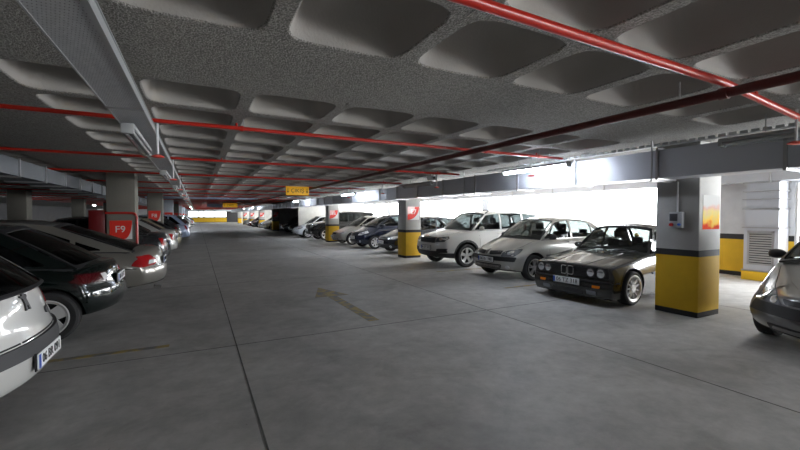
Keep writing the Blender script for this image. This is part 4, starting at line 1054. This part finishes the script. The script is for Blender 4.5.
def perf(m):
    nt, N, Lk = nodes(m); b = N['Principled BSDF']; tc = N.new('ShaderNodeTexCoord'); mp = N.new('ShaderNodeMapping'); mp.inputs['Scale'].default_value = (75, 34, 75); Lk.new(tc.outputs['Object'], mp.inputs[0])
    br = N.new('ShaderNodeTexBrick'); br.inputs['Color1'].default_value = (.012, .012, .012, 1); br.inputs['Color2'].default_value = (.02, .02, .02, 1); br.inputs['Mortar'].default_value = (.60, .61, .63, 1)
    br.inputs['Scale'].default_value = 1; br.inputs['Mortar Size'].default_value = .42; br.inputs['Mortar Smooth'].default_value = .1; br.inputs['Brick Width'].default_value = 1.1; br.inputs['Row Height'].default_value = 1.0
    Lk.new(mp.outputs[0], br.inputs['Vector']); Lk.new(br.outputs['Color'], b.inputs['Base Color'])
perf(M_TRAY)
M_RAIL = mat('tray_rail_steel', (.52, .54, .55), .4, .7)
M_PIPE = mat('fire_pipe_red', (.52, .020, .009), .35, coat=.2, vary=(5, .15)); M_MAIN = mat('fire_main_dark_red', (.10, .009, .007), .45, coat=.1, vary=(5, .2))
M_STEEL = mat('hanger_steel', (.45, .45, .46), .4, .9); M_WPLAST = mat('white_plastic', (.72, .73, .74), .4)
M_SPR = mat('sprinkler_red', (.85, .10, .07), .4)
# right duct
M_GALV_SHADE = mat('shaded_galvanised', (.13, .14, .155), .55, .35, vary=(2, .2))  # same sheet metal, its colour darkened to carry the shade on the left
def duct(name, x0, x1, z0, z1, y0, y1, step, label, cat='air duct', first=0, M_GALV=M_GALV):
    r = empty(name, ((x0 + x1) / 2, y0, z0), label, cat)
    cx = (x0 + x1) / 2; n = int((y1 - y0) / step); 
    for i in range(n):
        a = i * step; MB().box(x0 - cx, x1 - cx, a, a + step - .004, 0, z1 - z0).build('duct_section', M_GALV, r, False)
        f = .028
        MB().box(x0 - cx - f, x1 - cx + f, a - .018, a + .014, -f, 0).box(x0 - cx - f, x1 - cx + f, a - .018, a + .014, z1 - z0, z1 - z0 + f).box(x0 - cx - f, x0 - cx, a - .018, a + .014, 0, z1 - z0).box(x1 - cx, x1 - cx + f, a - .018, a + .014, 0, z1 - z0).build('duct_flange', M_STEEL, r, False)
    return r
DR = duct('ventilation_duct', 5.90, 6.32, 2.03, 2.43, -3.59, 84, 1.387, 'long galvanised ventilation duct above the right row of parked cars')
DL = duct('ventilation_duct', -3.1, -2.56, 2.13, 2.40, 1.0, 44, 1.25, 'long shaded galvanised ventilation duct above the left row of parked cars', M_GALV=M_GALV_SHADE)
DO = duct('ventilation_duct', 11.3, 11.7, 2.26, 2.46, -4, 28, 2.0, 'pale galvanised duct along the outer right wall')
# hangers under the right duct
for i in range(9):
    y = 3.4 + i * 9.0 if i < 3 else 3.4 + i * 9.0
    for yy, gap in ((y, 0), (y + 4.5, 0)):
        if yy > 60: continue
        o = MB().box(5.84, 6.349, yy - .02, yy + .02, 1.985, 2.0).box(5.845, 5.86, yy - .008, yy + .008, 1.995, H_C).build('duct_hanger', M_STEEL, None, False)
        tag(o, 'steel hanger bar under the right ventilation duct', 'bracket', 'duct hangers under the right duct')
# vertical duct on the wall with louvre
r = empty('wall_duct', (11.62, 4.17, 0), 'galvanised wall duct with a louvred grille, seen between the near column and grey hatchback', 'air duct')
b_ = MB().box(-.24, .26, -.31, .31, .22, 1.2).build('lower_box', M_GALV, r, False)
MB().box(-.22, .26, -.30, .30, 1.22, 1.62).build('upper_box', M_GALV, r, False); MB().box(-.20, .26, -.29, .29, 1.66, 2.24).build('upper_box', M_GALV, r, False)
for z in (.222, 1.21, 1.64, 1.86, 2.04, 2.24): MB().box(-.27, .26, -.34, .34, z - .012, z + .012).build('duct_flange', M_STEEL, r, False)
M_LOUV = mat('louvre_blade', (.42, .42, .42), .5, .4)
MB().box(-.262, -.242, -.24, -.2, .36, 1.14).box(-.262, -.242, .2, .24, .36, 1.14).box(-.262, -.242, -.24, .24, 1.1, 1.14).box(-.262, -.242, -.24, .24, .36, .40).build('grille_frame', M_STEEL, r, False)
MB().box(-.245, -.241, -.2, .2, .4, 1.1).build('grille_recess', M_BLACK, r, False)
for i in range(13):
    z = .42 + i * .054; MB().prism([(-.245, z + .035), (-.262, z), (-.258, z), (-.241, z + .035)], -.2, .2, 'xz').build('louvre_blade', M_LOUV, r, False)
tag(MB().box(11.34, 11.899, 3.84, 4.50, 0, .20).build('duct_plinth', mat('plinth_yellow', (.85, .52, .02), .5), None, False), 'yellow painted plinth under the galvanised wall duct', 'plinth')
tag(MB().tube([(11.55, 3.62, .001), (11.55, 3.62, 2.2)], .035, 12).build('drain_pipe', M_WPLAST), 'white vertical drain pipe on the outer wall beside the wall duct', 'pipe')
tag(MB().tube([(11.0, 5.75, .05), (10.6, 5.6, .14), (10.1, 5.35, .14), (9.7, 5.1, .05)], .045, 12).build('wheel_stop', mat('yellow_rubber', (.8, .5, .03), .5)), 'yellow curved tube lying on the floor behind the nearest striped column', 'wheel stop')

# cable tray down the aisle
r = empty('cable_tray', (-.5, -4, 2.35), 'long perforated steel cable tray hung over the left side of the aisle', 'cable tray')
for i in range(28):
    y0 = i * 3.0; MB().box(-.125, .125, y0, y0 + 2.99, 0, .004).build('tray_floor', M_TRAY, r, False)
    for x in (-.127, .123): MB().box(x, x + .004, y0, y0 + 2.99, 0, .05).box(x - .008, x + .012, y0, y0 + 2.99, .05, .054).build('tray_side', M_RAIL, r, False)
MB().box(.10, .127, 0, 84, -.004, 0).box(-.127, -.117, 0, 84, -.004, 0).build('tray_edge', M_RAIL, r, False)
for i in range(20):
    y = 1.8 + i * 3.0
    MB().box(-.13, .13, y - .015, y + .015, -.012, -.004).build('tray_bracket', M_STEEL, r, False)
# conduit tray above the right duct
r = empty('cable_tray', (5.86, -4, 2.475), 'narrow perforated cable tray just above the front edge of the right duct', 'cable tray')
MB().box(-.05, .05, 0, 64, 0, .004).build('tray_floor', M_RAIL, r, False)
for k in range(100): MB().box(-.054, -.05, k * .11, k * .11 + .08, 0, .035).build('tray_side_tab', M_RAIL, r, False)

# fluorescent fittings
M_TUBE = mat('lit_tube', (1, 1, 1), .5, emit=(.80, .88, 1.0), estr=38); M_OFF = mat('unlit_tube', (.55, .56, .56), .4)
M_HOUS = mat('fitting_housing', (.36, .37, .375), .45); G_DIFF = glass('clear_diffuser', (.86, .88, .88), .12)
def fitting(x, y0, z, ln, lit, label, group=None, drop=True):
    r = empty('tube_light', (x, y0 + ln / 2, z), label, 'light fitting', group); h = ln / 2
    MB().rbox(-.055, .055, -h, h, .02, .06, .012, 2).build('housing', M_HOUS, r)
    for xx in (-.028, .028) if not lit else (0,):
        MB().tube([(xx, -h + .03, -.005), (xx, h - .03, -.005)], .014 if not lit else .022, 10).build('tube', M_TUBE if lit else M_OFF, r)
    for s in (-1, 1): MB().rbox(-.05, .05, s * h - .02, s * h + .02, -.03, .06, .01, 2).build('end_cap', M_HOUS, r)
    if not lit: MB().lathe([(.052, -h), (.052, h)], (0, 0, .005), 'y', 20).build('diffuser', G_DIFF, r)
    top = (H_C - z) if drop else .075
    for s in (-.48, .48): MB().tube([(0, s * h, .05), (0, s * h, top)], .005, 6).build('hanger', M_STEEL, r)
    return r
fitting(5.35, -3.2, 2.31, 1.5, True, 'unseen tube light added behind the camera to brighten the floor')  # extra lamp out of view, added to brighten the near right floor
fitting(5.35, .83, 2.31, 1.5, False, 'unlit strip light hung in front of the duct above the grey hatchback')
fitting(5.35, 4.42, 2.31, 1.5, True, 'glowing tube light in front of the duct above the boxy dark sedan')
fitting(5.35, 8.6, 2.31, 1.5, False, 'unlit strip light in front of the duct above the white SUV')
fitting(5.35, 14.1, 2.31, 1.5, True, 'glowing tube light in front of the duct above the navy hatchback')
fitting(5.35, 23.3, 2.31, 1.5, True, 'glowing tube light in front of the duct above the small white hatchback')
fitting(5.35, 44, 2.31, 1.5, True, 'distant glowing tube light in front of the right duct beyond the dark bay')
fitting(5.35, 53, 2.31, 1.5, True, 'farthest glowing tube light in front of the right duct')
lab = ['unlit clear-cased strip light under the cable tray, nearest of its line', 'unlit clear-cased strip light under the cable tray, second of its line', 'unlit clear-cased strip light under the cable tray, third of its line', 'unlit clear-cased strip light under the cable tray, fourth of its line']
for i in range(14):
    y = 4.15 + i * 4.0; lit = i >= 9
    fitting(-.53, y, 2.24, 1.5, lit, lab[i] if i < 4 else ('unlit strip light far along the cable tray' if not lit else 'glowing tube light far along the cable tray'), None if i < 4 else ('far unlit fittings under the cable tray' if not lit else 'far glowing fittings under the cable tray'), False)
# lamps in the dark left hall
for x, y, l in ((-12.6, 20.5, 'glowing tube light deep in the dark left hall, at the left edge of the photo'), (-9.4, 30, 'glowing tube light deep in the dark left hall, between the shadowed columns'), (-7.6, 40, 'small far glowing tube light in the dark left hall, just left of column F9')):
    fitting(x, y, 2.3, 1.2, True, l)

# sprinkler branch pipes
ordn = ['bright red sprinkler pipe crossing the ceiling nearest the camera', 'red sprinkler pipe crossing the ceiling, second from the camera', 'red sprinkler pipe crossing the ceiling, third from the camera', 'red sprinkler pipe crossing the ceiling, fourth from the camera']
for i in range(26):
    y = 1.5 if i == 0 else 4.72 + (i - 1) * 2.97
    z = 2.462
    r = empty('sprinkler_pipe', (0, y, z), ordn[i] if i < 4 else 'red sprinkler pipe crossing the ceiling far down the aisle', 'pipe', None if i < 4 else 'far sprinkler pipes across the ceiling')
    x1 = 5.55; x0 = -9 if i else -5
    if i == 0: MB().tube([(x0, 0, .05), (0, 0, .05), (3.46, 0, .012), (5.2, 0, -.13)], .028, 12).build('pipe_run', M_PIPE, r)
    else: MB().tube([(x0, 0, 0), (x1, 0, 0)], .021, 10).build('pipe_run', M_PIPE, r)
    if i < 9:
        for x in (-3.6, .45, 3.9, 5.0):
            zz = 0 if i else (.05 if x < 1 else -.01 if x < 4.5 else -.115)
            MB().lathe([(.027, -.02), (.03, -.018), (.03, .018), (.027, .02)], (x, 0, zz), 'x', 12).build('pipe_clamp', M_PIPE, r)
            MB().tube([(x + .02, 0, zz + .02), (x + .02, 0, H_C - z - .001)], .005, 6).build('hanger_rod', M_STEEL, r)
            MB().tube([(x - .05, 0, zz + .02), (x - .05, 0, zz + .055)], .012, 8).build('pipe_plug', M_PIPE, r)
r = empty('fire_main', (3.46, 0, 2.395), 'thick dark red fire main running along the aisle under the ceiling', 'pipe')
MB().tube([(0, -6, 0), (0, 70, 0)], .036, 16).build('pipe_run', M_MAIN, r)
for y in (1.5, 7.6, 16.5, 25.4, 34.3):
    MB().lathe([(.038, -.03), (.044, -.028), (.044, .028), (.038, .03)], (0, y, 0), 'y', 16).build('pipe_coupling', M_MAIN, r)
    MB().tube([(0, y + .3, .04), (0, y + .3, H_C - 2.395 - .001)], .006, 6).build('hanger_rod', M_STEEL, r)
# pendent sprinklers
def sprinkler(x, y, z, label, group=None):
    top = 2.425
    r = empty('ceiling_sprinkler', (x, y, z), label, 'sprinkler', group)
    MB().tube([(0, 0, .02), (0, 0, top - z + .01)], .011, 8).build('drop_pipe', M_WPLAST, r)
    MB().lathe([(.001, .012), (.03, .014), (.058, .0), (.060, -.008), (.03, -.016), (.001, -.018)], seg=20).build('red_cap', M_SPR, r)
sl = ['red-capped sprinkler under the cable tray, nearest of its line', 'red-capped sprinkler under the cable tray, second of its line', 'red-capped sprinkler under the cable tray, third of its line']
for i in range(9): sprinkler(-.35, 4.72 + i * 2.97, 2.10, sl[i] if i < 3 else 'small red-capped sprinkler far along the cable tray', None if i < 3 else 'far sprinklers along the cable tray')
sr = [(4.72, 1.5, 'red-capped sprinkler at the right edge of the photo above the grey hatchback'), (4.84, 4.72, 'red-capped sprinkler before the duct, just below the nearer glowing tube'), (4.92, 7.69, 'red-capped sprinkler before the duct above the white SUV'), (4.92, 10.66, 'red-capped sprinkler before the duct, just right of the second striped column'), (4.92, 13.63, 'red-capped sprinkler before the duct below the second glowing tube')]
for x, y, l in sr: sprinkler(x, y, 2.14, l)

# fire hose standpipe and cabinet at column F9
r = empty('standpipe', (-1.38, 11.94, 0), 'red fire pipe running across column F9 and bending down its right edge', 'pipe')
MB().tube([(-.63, 0, 1.55), (-.1, 0, 1.55), (-.04, 0, 1.54), (0, 0, 1.50), (.015, 0, 1.44), (.015, 0, .0)], .03, 12).build('pipe_run', mat('standpipe_red', (.38, .02, .015), .4, coat=.3), r)
for z in (1.3, .7): MB().lathe([(.034, z - .02), (.037, z - .018), (.037, z + .018), (.034, z + .02)], (.015, 0, 0), 'z', 12).build('pipe_clamp', M_PIPE, r)
r = empty('fire_hose_cabinet', (-2.2, 12.15, 0), 'dark red fire hose cabinet beside column F9', 'cabinet')
M_CAB = mat('cabinet_red', (.13, .006, .008), .4)
MB().rbox(-.165, .165, -.12, .12, .9, 1.62, .012, 2).build('cabinet_box', M_CAB, r); MB().rbox(-.145, .145, -.135, -.122, .93, 1.59, .004, 2).build('cabinet_door', M_CAB, r)
MB().box(-.15, -.11, -.1, .1, 0, .9).box(.11, .15, -.1, .1, 0, .9).build('stand', M_CAB, r, False)

# switch box with conduit and poster on the near column
r = empty('switch_box', (XR, 3.33, 1.31), 'grey electrical box with a red knob on the nearest striped column', 'switch box')
MB().rbox(-.075, -.001, -.09, .09, 0, .235, .01, 2).build('box', mat('box_grey', (.42, .43, .45), .5), r)
MB().rbox(-.085, -.07, -.03, .08, .10, .21, .006, 2).build('cover', mat('box_dark_cover', (.06, .065, .08), .3), r)
MB().lathe([(.001, -.115), (.022, -.113), (.026, -.08), (.026, -.07)], (0, .05, .045), 'x', 18).build('knob', mat('knob_red', (.45, .015, .015), .4), r)
MB().lathe([(.001, -.10), (.018, -.098), (.02, -.07)], (0, -.055, .05), 'x', 16).build('socket', mat('socket_blue', (.03, .12, .5), .4), r)
tag(MB().tube([(XR - .02, 3.33, 1.545), (XR - .02, 3.33, 2.0)], .013, 8).build('conduit', M_WPLAST), 'white conduit rising from the switch box on the nearest striped column', 'conduit')
m = bpy.data.materials.new('poster_print'); m.use_nodes = True; nt, N, Lk = nodes(m); b = N['Principled BSDF']; b.inputs['Roughness'].default_value = .9; b.inputs['Specular IOR Level'].default_value = .1
tc = N.new('ShaderNodeTexCoord'); sp = N.new('ShaderNodeSeparateXYZ'); Lk.new(tc.outputs['Object'], sp.inputs[0])
nn = N.new('ShaderNodeTexNoise'); nn.inputs['Scale'].default_value = 6; Lk.new(tc.outputs['Object'], nn.inputs['Vector'])
ad = N.new('ShaderNodeMath'); ad.operation = 'MULTIPLY_ADD'; ad.inputs[1].default_value = .35; Lk.new(nn.outputs['Fac'], ad.inputs[0]); Lk.new(sp.outputs['Z'], ad.inputs[2])
rp = N.new('ShaderNodeValToRGB'); e = rp.color_ramp.elements; e[0].position = .22; e[0].color = (.7, .06, .02, 1); e[1].position = .30; e[1].color = (.8, .5, .08, 1)
for p_, c_ in ((.38, (.6, .5, .2)), (.48, (.55, .35, .3)), (.54, (.48, .48, .47)), (.7, (.48, .48, .47))): q = e.new(p_); q.color = (*c_, 1)
Lk.new(ad.outputs[0], rp.inputs[0]); Lk.new(rp.outputs[0], b.inputs['Base Color'])
o = MB().box(0, .46, 0, .004, 0, .5).build('poster', m, None, False); o.location = (XR + .09, 3.0455, 1.29); tag(o, 'white poster with yellow and red print on the nearest striped column', 'poster')

# hanging direction signs
M_SY = mat('sign_yellow', (.80, .42, .02), .45, emit=(.8, .42, .02), estr=.12)
def hang_sign(x, y, z, w, h, m, txt, label):
    r = empty('hanging_sign', (x, y, z), label, 'sign'); r.rotation_euler = (0, 0, 0)
    pn = MB().rbox(-w / 2, w / 2, -.02, .02, 0, h, .006, 2).build('panel', m, r)
    if txt:
        M = Matrix.Translation((0, -.022, h * .5)) @ Matrix.Rotation(PI / 2, 4, 'X'); text_mesh('sign_letters', txt, h * .62, M_PTXT, pn, M, .002)
        for s in (-1, 1):
            ax = s * w * .42; MB().prism([(ax - .008, h * .78), (ax - .008, h * .45), (ax - .035, h * .45), (ax, h * .22), (ax + .035, h * .45), (ax + .008, h * .45), (ax + .008, h * .78)], -.026, -.021, 'xz').build('down_arrow', M_PTXT, pn, False)
    for s in (-1, 1): MB().tube([(s * w * .4, 0, h), (s * w * .4, 0, H_C - z - .001)], .004, 6).build('hanger', M_STEEL, r)
    return r
hang_sign(3.02, 13.4, 2.17, .76, .29, M_SY, 'ÇIKIŞ', 'yellow hanging exit sign with down arrows over the aisle')
hang_sign(2.7, 39.0, 2.35 - .15, 1.2, .42 - .05, M_SY, 'ÇIKIŞ', 'small distant yellow hanging sign over the aisle')
hang_sign(1.4, 39.0, 2.35 - .15, 1.2, .40 - .05, mat('sign_blue_grey', (.35, .42, .58), .5), None, 'small distant blue-grey hanging sign over the aisle')
# transverse tray far off and camera on the duct
tag(MB().box(-2.5, 3.3, 25.2, 25.45, 2.42, 2.52).build('cross_duct', mat('cross_duct_blue_grey', (.4, .45, .6), .4, .5), None, False), 'pale metal duct crossing the ceiling far down the aisle', 'air duct')
r = empty('security_camera', (5.35, 8.6, 2.4), 'small white camera box under the ceiling before the duct, left of the glowing tube', 'camera')
MB().rbox(-.07, .07, -.12, .12, 0, .09, .01, 2).build('housing', M_WPLAST, r); MB().lathe([(.001, -.135), (.03, -.13), (.035, -.11)], (0, 0, .045), 'y', 14).build('lens', M_BLACK, r)
MB().tube([(0, 0, .08), (0, 0, H_C - 2.4 - .001)], .015, 8).build('mount', M_WPLAST, r)
r = empty('junction_box', (5.98, 4.55, 2.484), 'small grey junction box on top of the duct by the glowing tube', 'junction box')
MB().rbox(-.06, .06, -.09, .09, 0, .07, .01, 2).build('box', mat('box_light_grey', (.5, .5, .5), .5), r)
# red bins of light: extinguisher sign in the dark bay
# ------------------------------------------------------------------ light and camera
w = bpy.data.worlds.new('World'); scn.world = w; w.use_nodes = True
bg = w.node_tree.nodes['Background']; bg.inputs['Color'].default_value = (.95, .975, 1.0, 1); bg.inputs['Strength'].default_value = 9.0
def portal(x, y0, y1, z0, z1, rot):
    l = bpy.data.lights.new('window_portal', 'AREA'); l.shape = 'RECTANGLE'; l.size = y1 - y0; l.size_y = z1 - z0; l.cycles.is_portal = True
    o = bpy.data.objects.new('window_portal', l); COL.objects.link(o); o.location = (x, (y0 + y1) / 2, (z0 + z1) / 2)
    o.rotation_euler = (PI / 2, 0, PI / 2)
portal(X_END + .12, 6.6, 28.3, .35, 2.42, 0); portal(X_END + .12, 40, 88, 1.0, 2.42, 0); portal(X_END + .12, -4.5, 3.45, 0, 2.42, 0)
l = bpy.data.lights.new('window_portal', 'AREA'); l.shape = 'RECTANGLE'; l.size = 7; l.size_y = 1.25; l.cycles.is_portal = True
o = bpy.data.objects.new('window_portal', l); COL.objects.link(o); o.location = (1.9, Y_END + .1, 1.67); o.rotation_euler = (-PI / 2, 0, 0)

cam = bpy.data.cameras.new('camera'); cam.sensor_width = 36; cam.lens = 393 * 36 / 800; cam.clip_start = .05; cam.clip_end = 300
co = bpy.data.objects.new('camera', cam); COL.objects.link(co); co.location = (0, 0, 1.5)
co.rotation_euler = (PI / 2 - math.atan(10 / 393), 0, -math.radians(27.3))
scn.camera = co
scn.view_settings.view_transform = 'Standard'; scn.view_settings.look = 'None'; scn.view_settings.gamma = 1; scn.view_settings.use_curve_mapping = False
scn.view_settings.exposure = 1.6
cy = scn.cycles
cy.use_denoising = True; cy.max_bounces = 10; cy.diffuse_bounces = 6; cy.glossy_bounces = 4; cy.transparent_max_bounces = 16; cy.sample_clamp_indirect = 6; cy.caustics_reflective = False

l = bpy.data.lights.new('window_portal', 'AREA'); l.shape = 'RECTANGLE'; l.size = 6.4; l.size_y = 2.45; l.cycles.is_portal = True
o = bpy.data.objects.new('window_portal', l); COL.objects.link(o); o.location = (8.7, -9.1, 1.22); o.rotation_euler = (PI / 2, 0, 0)
